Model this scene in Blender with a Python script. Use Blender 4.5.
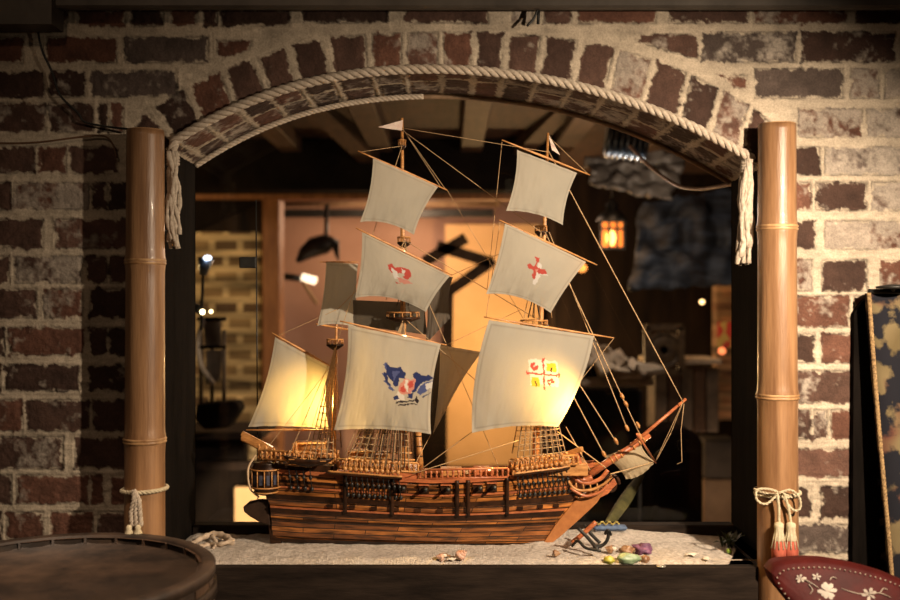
import bpy, math, random
import numpy as np
from mathutils import Vector, Matrix, noise as mn
R = math.radians
random.seed(7)
for o in list(bpy.data.objects): bpy.data.objects.remove(o)
scn = bpy.context.scene
COL = scn.collection
# ------------------------------------------------------------ camera
cam_d = bpy.data.cameras.new('camera'); cam = bpy.data.objects.new('camera', cam_d); COL.objects.link(cam)
cam.location = (0, -2, 0); cam.rotation_euler = (R(90), 0, 0)
cam_d.lens = 40; cam_d.sensor_width = 36; cam_d.clip_start = .05; cam_d.clip_end = 60
cam_d.dof.use_dof = True; cam_d.dof.focus_distance = 2.07; cam_d.dof.aperture_fstop = 2.4
scn.camera = cam
# ------------------------------------------------------------ world and lights
w = bpy.data.worlds.new('world'); scn.world = w; w.use_nodes = True
w.node_tree.nodes['Background'].inputs[0].default_value = (1, .72, .5, 1)
w.node_tree.nodes['Background'].inputs[1].default_value = .016
scn.view_settings.view_transform = 'Standard'; scn.view_settings.look = 'None'
scn.view_settings.gamma = 1; scn.view_settings.use_curve_mapping = False
scn.view_settings.exposure = 0.0
def lamp(kind, loc, power, col=(1,.7,.42), size=.02, target=None, angle=60, blend=.5, name='lamp'):
    d = bpy.data.lights.new(name, kind); d.energy = power; d.color = col
    if kind in ('POINT', 'SPOT'): d.shadow_soft_size = size
    if kind == 'AREA': d.size = size
    if kind == 'SPOT': d.spot_size = R(angle); d.spot_blend = blend
    o = bpy.data.objects.new(name, d); COL.objects.link(o); o.location = loc
    if target is not None:
        o.rotation_euler = (Vector(target)-Vector(loc)).to_track_quat('-Z', 'Y').to_euler()
    return o
lamp('SPOT', (.92,-1.05,.34), 185, (1,.79,.57), .018, (.33,.0,-.27), 92, 1.0, 'gallery_spot')
lamp('SPOT', (-.5,-.85,1.2), 95, (1,.72,.50), .05, (-.66,-.40,-.5), 30, .8, 'barrel_fill')  # unseen spot added above to brighten the barrel lid
lamp('POINT', (-.7,-1.7,1.0), 7, (1,.70,.46), .05, name='room_fill')  # weak unseen fill added to lift the dark upper wall
# ------------------------------------------------------------ helpers
def V(px, py, d): return Vector(((px-450)*d/1000, d-2, (300-py)*d/1000))
def tag(o, label=None, cat=None, group=None, kind=None):
    if label: o['label'] = label
    if cat: o['category'] = cat
    if group: o['group'] = group
    if kind: o['kind'] = kind
    return o
def thing(name, label, cat, loc, group=None):
    o = bpy.data.objects.new(name, None); COL.objects.link(o); o.location = loc
    o.empty_display_size = .05
    return tag(o, label, cat, group)
class MB:
    def __init__(s): s.v = []; s.f = []; s.sm = []
    def add(s, vs, fs, smooth=False):
        b = len(s.v); s.v += [tuple(x) for x in vs]; s.f += [tuple(i+b for i in f) for f in fs]; s.sm += [smooth]*len(fs); return s
    def box(s, lo, hi, M=None, bev=0):
        x0,y0,z0 = lo; x1,y1,z1 = hi
        if bev:
            b = min(bev, (x1-x0)/2.01, (y1-y0)/2.01, (z1-z0)/2.01)
            vs = []; 
            for sx,X0,X1 in ((0,x0,x0+b),(1,x1,x1-b)):
                for sy,Y0,Y1 in ((0,y0,y0+b),(1,y1,y1-b)):
                    for sz,Z0,Z1 in ((0,z0,z0+b),(1,z1,z1-b)):
                        vs += [Vector((X0,Y1,Z1)), Vector((X1,Y0,Z1)), Vector((X1,Y1,Z0))]
            if M: vs = [M @ q for q in vs]
            def I(a,b_,c,k): return ((a*2+b_)*2+c)*3+k
            fs = [(I(0,0,0,0),I(0,0,1,0),I(0,1,1,0),I(0,1,0,0)), (I(1,0,0,0),I(1,1,0,0),I(1,1,1,0),I(1,0,1,0)),
                  (I(0,0,0,1),I(1,0,0,1),I(1,0,1,1),I(0,0,1,1)), (I(0,1,0,1),I(0,1,1,1),I(1,1,1,1),I(1,1,0,1)),
                  (I(0,0,0,2),I(0,1,0,2),I(1,1,0,2),I(1,0,0,2)), (I(0,0,1,2),I(1,0,1,2),I(1,1,1,2),I(0,1,1,2))]
            for a in (0,1):
                for c in (0,1):
                    fs += [(I(a,0,c,0),I(a,1,c,0),I(a,1,c,2),I(a,0,c,2)), (I(0,a,c,1),I(1,a,c,1),I(1,a,c,2),I(0,a,c,2)), (I(a,c,0,0),I(a,c,1,0),I(a,c,1,1),I(a,c,0,1))]
                    for e in (0,1): fs.append((I(a,c,e,0),I(a,c,e,1),I(a,c,e,2)))
            return s.add(vs, fs)
        vs = [Vector((x,y,z)) for x in (x0,x1) for y in (y0,y1) for z in (z0,z1)]
        if M: vs = [M @ q for q in vs]
        return s.add(vs, [(0,1,3,2),(4,6,7,5),(0,4,5,1),(2,3,7,6),(0,2,6,4),(1,5,7,3)])
    def beam(s, a, b, w, h, up=(0,0,1)):
        a = Vector(a); b = Vector(b); t = (b-a).normalized(); r = t.cross(Vector(up)).normalized(); u = r.cross(t)
        vs = [p + r*(sx*w/2) + u*(sz*h/2) for p in (a,b) for sx in (-1,1) for sz in (-1,1)]
        return s.add(vs, [(0,1,3,2),(4,6,7,5),(0,4,5,1),(2,3,7,6),(0,2,6,4),(1,5,7,3)])
    def tube(s, pts, r, n=8, caps=True, closed=False):
        pts = [Vector(p) for p in pts]; m = len(pts)
        rr = r if isinstance(r, (list, tuple)) else [r]*m
        t0 = (pts[1]-pts[0]).normalized(); nrm = t0.orthogonal().normalized(); vs = []
        for i,p in enumerate(pts):
            if closed: t = (pts[(i+1)%m]-pts[i-1])
            else: t = pts[min(i+1,m-1)]-pts[max(i-1,0)]
            t = t.normalized() if t.length > 1e-9 else t0
            nrm = (nrm - t*nrm.dot(t)).normalized(); bn = t.cross(nrm)
            for k in range(n):
                a = 2*math.pi*k/n; vs.append(p + (nrm*math.cos(a)+bn*math.sin(a))*rr[i])
        fs = []
        for i in range(m if closed else m-1):
            j = (i+1)%m
            for k in range(n):
                k2 = (k+1)%n; fs.append((i*n+k, i*n+k2, j*n+k2, j*n+k))
        if caps and not closed: fs += [tuple(range(n))[::-1], tuple((m-1)*n+k for k in range(n))]
        return s.add(vs, fs, True)
    def lathe(s, prof, o, axis=(0,0,1), n=24, sy=1.0):
        o = Vector(o); q = Vector((0,0,1)).rotation_difference(Vector(axis)); vs = []; m = len(prof)
        for (r,z) in prof:
            for k in range(n):
                a = 2*math.pi*k/n; vs.append(o + q @ Vector((r*math.cos(a), r*sy*math.sin(a), z)))
        fs = [(i*n+k, i*n+(k+1)%n, (i+1)*n+(k+1)%n, (i+1)*n+k) for i in range(m-1) for k in range(n)]
        if prof[0][0] > 1e-6: fs.append(tuple(range(n))[::-1])
        if prof[-1][0] > 1e-6: fs.append(tuple((m-1)*n+k for k in range(n)))
        return s.add(vs, fs, True)
    def ball(s, c, r, M=None, n=12, m=8, bump=0, seed=0):
        c = Vector(c); r = Vector(r) if not isinstance(r,(int,float)) else Vector((r,r,r)); vs = []
        for i in range(m+1):
            th = math.pi*i/m
            for k in range(n):
                a = 2*math.pi*k/n; d = Vector((math.sin(th)*math.cos(a), math.sin(th)*math.sin(a), math.cos(th)))
                f = 1+bump*mn.noise(d*1.7+Vector((seed*3.1,seed,0))) if bump else 1
                q = Vector((d.x*r.x, d.y*r.y, d.z*r.z))*f
                vs.append(c + (M @ q if M else q))
        fs = [(i*n+k, (i+1)*n+k, (i+1)*n+(k+1)%n, i*n+(k+1)%n) for i in range(m) for k in range(n)]
        return s.add(vs, fs, True)
    def prism(s, pts, off):
        pts = [Vector(p) for p in pts]; off = Vector(off); n = len(pts)
        fs = [tuple(range(n)), tuple(range(2*n-1, n-1, -1))] + [(i, i+n, (i+1)%n+n, (i+1)%n) for i in range(n)]
        return s.add(pts+[p+off for p in pts], fs)
    def grid(s, P, smooth=True):
        m = len(P); n = len(P[0])
        return s.add([q for r in P for q in r], [(i*n+j, i*n+j+1, (i+1)*n+j+1, (i+1)*n+j) for i in range(m-1) for j in range(n-1)], smooth)
    def build(s, name, mat, parent=None, bevel=0, fixn=True):
        me = bpy.data.meshes.new(name); me.from_pydata(s.v, [], s.f)
        me.polygons.foreach_set('use_smooth', s.sm)
        if fixn:
            import bmesh
            bm = bmesh.new(); bm.from_mesh(me); bmesh.ops.recalc_face_normals(bm, faces=bm.faces); bm.to_mesh(me); bm.free()
        me.materials.append(mat); me.update()
        o = bpy.data.objects.new(name, me); COL.objects.link(o)
        if bevel:
            b = o.modifiers.new('b', 'BEVEL'); b.width = bevel; b.segments = 2; b.limit_method = 'ANGLE'
        par(o, parent); return o
def par(o, parent):
    if parent is not None:
        o.parent = parent
        M = Matrix.Identity(4); q = parent; chain = []
        while q is not None: chain.append(q); q = q.parent
        for q in reversed(chain): M = M @ q.matrix_parent_inverse @ Matrix.LocRotScale(q.location, q.rotation_euler, q.scale)
        o.matrix_parent_inverse = M.inverted()
    return o
def copy_tree(o, parent=None):
    c = o.copy(); COL.objects.link(c)
    if parent is not None: c.parent = parent
    for ch in list(o.children): copy_tree(ch, c)
    return c
def lerp(a, b, t): return a+(b-a)*t
def itp(x, xs): return float(np.interp(x, [p[0] for p in xs], [p[1] for p in xs]))
def spline(pts, n=8):
    pts = [Vector(p) for p in pts]; out = []
    P = [pts[0]*2-pts[1]] + pts + [pts[-1]*2-pts[-2]]
    for i in range(1, len(P)-2):
        for k in range(n):
            t = k/n; a,b,c,d = P[i-1:i+3]
            out.append(.5*((2*b)+(c-a)*t+(2*a-5*b+4*c-d)*t*t+(3*b-a-3*c+d)*t**3))
    out.append(pts[-1]); return out
def sag(a, b, k, n=8):
    a = Vector(a); b = Vector(b)
    return [a.lerp(b, i/n)+Vector((0,0,-k*4*(i/n)*(1-i/n))) for i in range(n+1)]
def resample(pts, step):
    pts = [Vector(p) for p in pts]; L = [0]
    for a,b in zip(pts, pts[1:]): L.append(L[-1]+(b-a).length)
    n = max(2, int(L[-1]/step)); out = []; j = 0
    for i in range(n+1):
        s = L[-1]*i/n
        while j < len(L)-2 and L[j+1] < s: j += 1
        t = (s-L[j])/max(1e-9, L[j+1]-L[j]); out.append(pts[j].lerp(pts[j+1], min(1,t)))
    return out
def rope(mb, pts, r, strands=3, pitch=None, n=7):
    pitch = pitch or r*5.2; step = pitch/11
    P = resample(pts, step); t0 = (P[1]-P[0]).normalized(); nrm = t0.orthogonal().normalized(); paths = [[] for _ in range(strands)]
    for i,p in enumerate(P):
        t = (P[min(i+1,len(P)-1)]-P[max(i-1,0)]).normalized(); nrm = (nrm-t*nrm.dot(t)).normalized(); bn = t.cross(nrm)
        for k in range(strands):
            a = 2*math.pi*(i*step/pitch + k/strands)
            paths[k].append(p+(nrm*math.cos(a)+bn*math.sin(a))*r*.5)
    for q in paths: mb.tube(q, r*.56, n)
    return mb
# ------------------------------------------------------------ materials
def new_mat(name):
    m = bpy.data.materials.new(name); m.use_nodes = True; nt = m.node_tree
    return m, nt, nt.nodes['Principled BSDF']
def ramp_mix(nt, fac, cols):
    cr = nt.nodes.new('ShaderNodeValToRGB'); nt.links.new(fac, cr.inputs[0]); e = cr.color_ramp.elements
    while len(e) < len(cols): e.new(.5)
    for i,(p,c) in enumerate(cols): e[i].position = p; e[i].color = (*c, 1)
    return cr.outputs[0]
def noisy(name, c1, c2, scale=8, rough=.7, bump=.3, bscale=None, stretch=(1,1,1), metal=0, detail=6, dist=.002, spec=.5, lo=.35, hi=.65, coat=0, sheen=0):
    m, nt, b = new_mat(name)
    tc = nt.nodes.new('ShaderNodeTexCoord'); mp = nt.nodes.new('ShaderNodeMapping'); mp.inputs['Scale'].default_value = stretch
    nt.links.new(tc.outputs['Object'], mp.inputs[0])
    n = nt.nodes.new('ShaderNodeTexNoise'); n.inputs['Scale'].default_value = scale; n.inputs['Detail'].default_value = detail; n.inputs['Roughness'].default_value = .62
    nt.links.new(mp.outputs[0], n.inputs['Vector'])
    nt.links.new(ramp_mix(nt, n.outputs[0], [(lo,c1),(hi,c2)]), b.inputs['Base Color'])
    b.inputs['Roughness'].default_value = rough; b.inputs['Metallic'].default_value = metal; b.inputs['Specular IOR Level'].default_value = spec
    b.inputs['Coat Weight'].default_value = coat
    if bump:
        n2 = nt.nodes.new('ShaderNodeTexNoise'); n2.inputs['Scale'].default_value = bscale or scale*3; n2.inputs['Detail'].default_value = 5
        nt.links.new(mp.outputs[0], n2.inputs['Vector'])
        bp = nt.nodes.new('ShaderNodeBump'); bp.inputs['Strength'].default_value = bump; bp.inputs['Distance'].default_value = dist
        nt.links.new(n2.outputs[0], bp.inputs['Height']); nt.links.new(bp.outputs[0], b.inputs['Normal'])
    return m
def emis(name, c, s):
    m, nt, b = new_mat(name); b.inputs['Base Color'].default_value = (*c,1)
    b.inputs['Emission Color'].default_value = (*c,1); b.inputs['Emission Strength'].default_value = s; return m
def attr_mat(name, rough=.9, bump=.5, bscale=300, vary=.25, translucent=0, spec=.3, dist=.002):
    m, nt, b = new_mat(name)
    at = nt.nodes.new('ShaderNodeVertexColor'); at.layer_name = 'Col'
    tc = nt.nodes.new('ShaderNodeTexCoord')
    n = nt.nodes.new('ShaderNodeTexNoise'); n.inputs['Scale'].default_value = bscale; n.inputs['Detail'].default_value = 6; n.inputs['Roughness'].default_value = .65
    nt.links.new(tc.outputs['Object'], n.inputs['Vector'])
    mr = nt.nodes.new('ShaderNodeMapRange'); mr.inputs[1].default_value = .3; mr.inputs[2].default_value = .7; mr.inputs[3].default_value = 1-vary; mr.inputs[4].default_value = 1+vary
    nt.links.new(n.outputs[0], mr.inputs[0])
    mx = nt.nodes.new('ShaderNodeVectorMath'); mx.operation = 'SCALE'; nt.links.new(at.outputs[0], mx.inputs[0]); nt.links.new(mr.outputs[0], mx.inputs['Scale'])
    nt.links.new(mx.outputs[0], b.inputs['Base Color']); b.inputs['Roughness'].default_value = rough; b.inputs['Specular IOR Level'].default_value = spec
    bp = nt.nodes.new('ShaderNodeBump'); bp.inputs['Strength'].default_value = bump; bp.inputs['Distance'].default_value = dist
    nt.links.new(n.outputs[0], bp.inputs['Height']); nt.links.new(bp.outputs[0], b.inputs['Normal'])
    if translucent:
        tr = nt.nodes.new('ShaderNodeBsdfTranslucent'); nt.links.new(mx.outputs[0], tr.inputs[0]); ms = nt.nodes.new('ShaderNodeMixShader'); ms.inputs[0].default_value = translucent
        nt.links.new(b.outputs[0], ms.inputs[1]); nt.links.new(tr.outputs[0], ms.inputs[2]); nt.links.new(ms.outputs[0], nt.nodes['Material Output'].inputs[0])
    return m
def planks(name, c1, c2, mortar, bw, bh, ms=.03, rough=.4, uv=True, coat=.3, rot=0, bump=.4):
    m, nt, b = new_mat(name)
    tc = nt.nodes.new('ShaderNodeTexCoord'); mp = nt.nodes.new('ShaderNodeMapping'); mp.inputs['Rotation'].default_value = rot if isinstance(rot, tuple) else (0,0,rot)
    nt.links.new(tc.outputs['UV' if uv else 'Object'], mp.inputs[0])
    br = nt.nodes.new('ShaderNodeTexBrick'); br.inputs['Scale'].default_value = 1; br.inputs['Brick Width'].default_value = bw; br.inputs['Row Height'].default_value = bh
    br.inputs['Mortar Size'].default_value = ms*bh; br.inputs['Color1'].default_value = (*c1,1); br.inputs['Color2'].default_value = (*c2,1); br.inputs['Mortar'].default_value = (*mortar,1); br.inputs['Bias'].default_value = 0
    nt.links.new(mp.outputs[0], br.inputs['Vector'])
    mp2 = nt.nodes.new('ShaderNodeMapping'); mp2.inputs['Scale'].default_value = (1,9,1); nt.links.new(mp.outputs[0], mp2.inputs[0])
    n = nt.nodes.new('ShaderNodeTexNoise'); n.inputs['Scale'].default_value = .5/bh*.35; n.inputs['Detail'].default_value = 7; nt.links.new(mp2.outputs[0], n.inputs['Vector'])
    mr = nt.nodes.new('ShaderNodeMapRange'); mr.inputs[1].default_value = .32; mr.inputs[2].default_value = .68; mr.inputs[3].default_value = .2; mr.inputs[4].default_value = 1.75; nt.links.new(n.outputs[0], mr.inputs[0])
    mx = nt.nodes.new('ShaderNodeVectorMath'); mx.operation = 'SCALE'; nt.links.new(br.outputs[0], mx.inputs[0]); nt.links.new(mr.outputs[0], mx.inputs['Scale'])
    nt.links.new(mx.outputs[0], b.inputs['Base Color']); b.inputs['Roughness'].default_value = rough; b.inputs['Coat Weight'].default_value = coat; b.inputs['Coat Roughness'].default_value = .25
    bp = nt.nodes.new('ShaderNodeBump'); bp.inputs['Strength'].default_value = bump; bp.inputs['Distance'].default_value = .001; bp.invert = True
    nt.links.new(br.outputs['Fac'], bp.inputs['Height']); nt.links.new(bp.outputs[0], b.inputs['Normal'])
    return m
M = {}
M['brick'] = attr_mat('old_brick', .92, .7, 260, .22)
M['sail'] = attr_mat('sail_cloth', .95, .12, 900, .05, translucent=.45, dist=.0004)
M['hull'] = planks('hull_planks', (.13,.042,.012), (.44,.16,.036), (.015,.006,.003), .16, .0105, .10, .33)
M['deck'] = noisy('deck_wood', (.28,.13,.04), (.5,.27,.09), 30, .5, .2, stretch=(1,8,1))
M['gold_wood'] = noisy('honey_wood', (.30,.125,.034), (.56,.27,.085), 40, .42, .2, stretch=(1,1,4), coat=.2)
M['red_wood'] = noisy('red_wood', (.28,.075,.03), (.5,.16,.055), 50, .38, .2, stretch=(1,4,4), coat=.3)
M['dark_wood'] = noisy('dark_ship_wood', (.010,.005,.003), (.045,.018,.008), 40, .4, .2, coat=.05, spec=.2)
M['line'] = noisy('rigging_line', (.32,.2,.1), (.5,.34,.18), 200, .9, 0)
M['darkline'] = noisy('tarred_line', (.05,.03,.02), (.12,.08,.05), 200, .9, 0)
M['black'] = noisy('black_iron', (.008,.008,.008), (.03,.028,.025), 60, .45, .2, metal=.3)
M['rope'] = noisy('pale_rope', (.36,.29,.22), (.54,.46,.37), 150, .95, .5, 500)
M['creamcord'] = noisy('cream_cord', (.42,.35,.23), (.6,.52,.36), 150, .9, .4, 500)  # cream colour of the tied cords and tassels
M['bamboo'] = noisy('bamboo_skin', (.17,.082,.036), (.34,.185,.088), 9, .4, .3, 60, stretch=(5,5,.35), coat=.1)
M['bamboo_node'] = noisy('bamboo_node', (.2,.09,.03), (.5,.3,.14), 30, .5, .3, 60)
M['frame'] = noisy('dark_frame_paint', (.003,.0024,.002), (.008,.006,.005), 6, .95, .3, 40, stretch=(6,6,1), spec=.04)
M['ledge'] = noisy('weathered_ledge', (.008,.005,.0035), (.026,.017,.012), 7, .9, .5, 40, stretch=(1,6,6), spec=.15)
M['sand'] = noisy('white_sand', (.36,.31,.26), (.66,.59,.52), 130, .95, 1.0, 330, detail=10, dist=.006, lo=.3, hi=.6)
M['barrel'] = noisy('barrel_stave', (.05,.026,.014), (.12,.065,.036), 7, .6, .5, 30, stretch=(4,4,1))
M['barrel_top'] = noisy('barrel_lid', (.10,.062,.042), (.62,.47,.35), 3.2, .7, .5, 60, stretch=(.8,4,1), detail=8, lo=.38, hi=.66)
M['hoop'] = noisy('barrel_hoop', (.02,.014,.011), (.06,.04,.028), 9, .5, .4, 50, metal=.4)
M['leather'] = noisy('oxblood_leather', (.034,.003,.003), (.062,.006,.005), 20, .6, .3, 120, spec=.15)
M['stud'] = noisy('white_stud', (.20,.155,.12), (.36,.29,.22), 40, .4, 0)
# ------------------------------------------------------------ brick wall around the opening
def vnoise(X, Y, s, seed=0):
    rg = np.random.RandomState(seed); G = rg.rand(256,256)
    x = X/s+1000; y = Y/s+1000; xi = np.floor(x).astype(int); yi = np.floor(y).astype(int); fx = x-xi; fy = y-yi
    fx = fx*fx*(3-2*fx); fy = fy*fy*(3-2*fy); g = lambda a,b: G[a%256, b%256]
    return (g(xi,yi)*(1-fx)+g(xi+1,yi)*fx)*(1-fy)+(g(xi,yi+1)*(1-fx)+g(xi+1,yi+1)*fx)*fy
def fbm(X, Y, s, seed=0, o=4):
    t = 0; a = 1; n = 0
    for k in range(o): t = t+a*vnoise(X,Y,s/2**k,seed+k); n += a; a *= .55
    return t/n
ARCH = [(100,200),(165,150),(200,127),(250,102),(300,85),(350,76),(400,72),(450,71),(500,74),(550,80),(600,92),(650,111),(700,134),(765,166),(830,210)]
_ax = np.array([p[0] for p in ARCH],float); _ay = np.array([p[1] for p in ARCH],float)
_cf = np.polyfit(_ax, _ay, 6)
def arch(px): return np.polyval(_cf, px)
OX0, OX1, OYB = 165, 765, 559
rows_l = [(10,25,[(-80,-12),(-8,66),(78,124),(132,162),(172,196),(204,216),(222,288)]),
 (38,62,[(-60,22),(48,115),(126,207)]), (72,96,[(-40,43),(50,84),(92,176)]),
 (104,131,[(-60,45),(50,92),(99,108),(112,122)]), (148,172,[(-30,34),(40,65),(71,118)]),
 (184,208,[(-60,10),(15,88),(94,106),(110,140)]), (220,247,[(-30,42),(57,140)]), (257,282,[(-60,8),(15,82),(87,106),(111,140)]),
 (290,317,[(-40,35),(45,82),(91,140)]), (329,354,[(-70,3),(10,84),(89,106),(110,140)]), (366,390,[(-60,0),(5,78),(88,140)]),
 (401,430,[(-50,21),(27,88),(94,140)]), (438,468,[(-20,62),(76,140)]), (476,503,[(-60,10),(17,88),(92,103),(111,140)]),
 (513,538,[(-30,0),(7,42),(52,92),(99,140)]), (548,576,[(-60,10),(16,88),(96,140)]), (586,612,[(-40,30),(38,110),(116,160)])]
rows_r = [(8,22,[(304,386),(405,487),(512,532),(545,570),(580,655),(670,747),(754,845),(857,930)]),
 (33,61,[(702,795),(803,895),(903,980)]), (70,97,[(756,842),(852,878),(886,960)]), (110,136,[(800,861),(868,940)]), (148,174,[(776,819),(826,905),(912,990)]),
 (183,209,[(776,810),(817,866),(873,950)]), (222,248,[(776,814),(826,905),(912,990)]), (261,290,[(776,811),(823,866),(881,960)]), (297,326,[(776,848),(855,930)]),
 (335,362,[(776,813),(823,870),(880,960)]), (372,402,[(776,855),(864,940)]), (411,438,[(776,809),(815,826),(832,872),(880,960)]), (450,477,[(776,852),(861,940)]),
 (488,517,[(776,810),(822,866),(874,960)]), (526,552,[(776,853),(862,950)]), (562,590,[(776,812),(820,892),(900,980)])]
BR = []
WASH = {(15,184):.75,(15,257):.75,(57,220):.35,(45,290):.5,(-40,290):.25,(10,329):.25,(5,366):.3,(27,401):.3,(-30,42):.3,(826,148):.8,(868,110):.9,(800,110):.7,(826,222):.85,(873,183):.9,(803,33):.45,(702,33):.5,(852,70):.8,(886,70):.85,
 (817,183):.25,(776,261):.7,(823,261):.12,(776,297):.2,(881,261):.4,(815,411):.6,(-60,104):.6,(-60,104):.5,(50,104):.5,(-30,148):.4,(71,148):.35,(754,8):.5,(405,8):.15,(512,8):.7}
GREY = {(756,70),(702,33),(776,526),(826,148),(776,450),(92,72),(126,38),(57,220)}
for rows in (rows_l, rows_r):
    for (y0,y1,bs) in rows:
        for (x0,x1) in bs:
            BR.append(([(x0,y0),(x1,y0),(x1,y1),(x0,y1)], WASH.get((x0,y0), random.choice([.06,.12,.2,.28])), (x0,y0) in GREY))
BR += [([(640,35),(697,36),(697,58),(668,50),(640,41)], .35, False), ([(722,76),(746,76),(747,90),(730,84)], .5, False), ([(218,42),(250,42),(248,50),(226,56),(218,56)], .2, False)]
rl = lambda y0,y1,x0,x1: BR.append(([(x0,y0),(x1,y0),(x1,y1),(x0,y1)], random.choice([.1,.25,.5]), random.random()<.2))
for y in range(-70, 0, 37):
    for k in range(18): rl(y, y+27, -100+k*66+(y%2)*30, -42+k*66+(y%2)*30)
for k,y in enumerate(range(-70, 680, 38)):
    for j in range(3):
        rl(y+3, y+29, -330+j*80+(k%2)*35, -260+j*80+(k%2)*35)
        if True: rl(y+3, y+29, 985+j*80+(k%2)*20, 1050+j*80+(k%2)*20)
for y in range(625, 690, 37):
    for k in range(15): rl(y, y+27, -60+k*72+(y%2)*30, 5+k*72+(y%2)*30)
LN = [((128,130),(163,158)),((150,106),(176,142)),((186,86),(204,125)),((222,68),(236,106)),((253,56),(268,94)),((287,44),(299,84)),((325,36),(333,77)),((368,32),(371,73)),((405,31),(404,71)),((440,30),(441,70)),((474,30),(474,72)),
      ((507,31),(504,74)),((544,34),(538,78)),((581,38),(573,86)),((618,46),(607,95)),((655,57),(642,108)),((690,71),(677,124)),((722,87),(708,138)),((752,104),(738,153)),((775,124),(762,166))]
VOU = []
for k in range(len(LN)-1):
    (ao,ai),(bo,bi) = LN[k], LN[k+1]
    def sh(p,q,t): return (p[0]+(q[0]-p[0])*t, p[1]+(q[1]-p[1])*t)
    wd = math.hypot(bi[0]-ai[0], bi[1]-ai[1]); g = 4.2/wd
    a0,b0,a1,b1 = sh(ao,bo,g), sh(ao,bo,1-g), sh(ai,bi,g), sh(ai,bi,1-g)
    a0 = sh(a0,a1,.08); b0 = sh(b0,b1,.08)
    VOU.append(([a0,b0,b1,a1], [.3,.5,.2,.15,.2,.25,.2,.3,.5,.3,.2,.15,.15,.2,.7,.25,.3,.6,.3][k], k in (17,8)))
BR += VOU
MORT = np.array((.45,.375,.285)); LIME = np.array((.40,.345,.285))
def brick_colors(X, Y, bricks, edge=2.2):
    n_s = fbm(X*.22,Y,4,120,4); n_g = fbm(X,Y,2.6,140,2)
    n_e = fbm(X,Y,9,3)-.5; n_e2 = fbm(X,Y,3.5,9)-.5; n_w = fbm(X,Y,22,20,5); n_c = fbm(X,Y,14,40,5); n_m = fbm(X,Y,30,60,5); n_f = fbm(X,Y,5,80,3)
    col = MORT[None,None,:]*(.50+.55*n_m[...,None]+.45*n_s[...,None])*(.85+.3*n_f[...,None])
    h = (n_m-.5)*4.0+(n_f-.5)*2.5+(n_s-.5)*5
    for i,(poly,wash,grey) in enumerate(bricks):
        xs = [p[0] for p in poly]; ys = [p[1] for p in poly]
        mk = (X > min(xs)-6)&(X < max(xs)+6)&(Y > min(ys)-6)&(Y < max(ys)+6)
        if not mk.any(): continue
        x = X[mk]; y = Y[mk]; d = np.full(x.shape, 1e9); n = len(poly)
        ar = sum(poly[k][0]*poly[(k+1)%n][1]-poly[(k+1)%n][0]*poly[k][1] for k in range(n)); sg = 1 if ar > 0 else -1
        for k in range(n):
            (ax,ay),(bx,by) = poly[k], poly[(k+1)%n]; L = math.hypot(bx-ax,by-ay)+1e-9
            d = np.minimum(d, sg*((bx-ax)*(y-ay)-(by-ay)*(x-ax))/L)
        rg = np.random.RandomState(i*7+1)
        b = np.clip((d+n_e[mk]*8+n_e2[mk]*5+1.6)/edge, 0, 1); b = b*b*(3-2*b)
        base = np.array((.062,.033,.024))*rg.uniform(.65,1.35) if not grey else np.array((.085,.062,.052))*rg.uniform(.8,1.3)
        if rg.rand() < .3: base = base*.5+np.array((.16,.065,.04))*.5
        nc = n_c[mk][:,None]; bc = base*(.5+1.0*nc)
        wm = np.clip((n_w[mk]*.65+n_f[mk]*.35-(.74-wash*.50))*6, 0, 1)[:,None]*.8
        bc = bc*(1-wm)+LIME*(.45+.6*nc+.35*n_g[mk][:,None])*wm
        col[mk] = col[mk]*(1-b[:,None])+bc*b[:,None]
        cr_ = np.exp(-((d+1.2+n_e2[mk]*3)/1.0)**2)*np.clip(n_w[mk]*5-1.9,0,1)*.55; col[mk] *= (1-cr_)[:,None]; h[mk] -= cr_*3
        rd_ = np.exp(-((d+3.2)/1.2)**2)*.9; h[mk] += rd_
        h[mk] = h[mk]*(1-b)+(1.0+(n_f[mk]-.5)*3.2+(n_c[mk]-.5)*3+(n_e2[mk])*2)*b - 1.4*np.exp(-((d-1)/1.6)**2)
    return np.clip(col, 0.004, 1), h
def np_mesh(name, co, faces, col, mat, smooth=True):
    me = bpy.data.meshes.new(name); nv = len(co); nf = len(faces)
    me.vertices.add(nv); me.vertices.foreach_set('co', co.astype(np.float32).ravel())
    me.loops.add(nf*4); me.loops.foreach_set('vertex_index', faces.astype(np.int32).ravel())
    me.polygons.add(nf); me.polygons.foreach_set('loop_start', np.arange(0,nf*4,4,dtype=np.int32)); me.polygons.foreach_set('loop_total', np.full(nf,4,dtype=np.int32))
    me.polygons.foreach_set('use_smooth', np.full(nf, smooth)); me.update(calc_edges=True)
    if col is not None:
        ca = me.color_attributes.new('Col', 'FLOAT_COLOR', 'POINT')
        ca.data.foreach_set('color', np.concatenate([col, np.ones((nv,1))],1).astype(np.float32).ravel())
    me.materials.append(mat); me.validate(); o = bpy.data.objects.new(name, me); COL.objects.link(o); return o
def gridfaces(m, n):
    i,j = np.meshgrid(np.arange(m-1), np.arange(n-1), indexing='ij'); a = i*n+j
    return np.stack([a, a+1, a+n+1, a+n], -1).reshape(-1,4)
st = 1.15
gx = np.arange(-100, 1000.1, st); gy = np.arange(-50, 650.1, st)
PX,PY = np.meshgrid(gx, gy); A = arch(PX)
inr = (PX > OX0-.1)&(PX < OX1+.1)
nearA = inr & (np.abs(PY-A) < st*.55); PYs = np.where(nearA, A, PY)
col,h = brick_colors(PX, PYs, BR)
h = np.where(inr & (PYs < OYB+2) & (PYs > A-2.5), h*.4-1, h)
co = np.stack([(PX-450)*.002, -h*.0008, (300-PYs)*.002], -1).reshape(-1,3)
F = gridfaces(*PX.shape)
cx = PX.ravel()[F].mean(1); cy = PYs.ravel()[F].mean(1)
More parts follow.
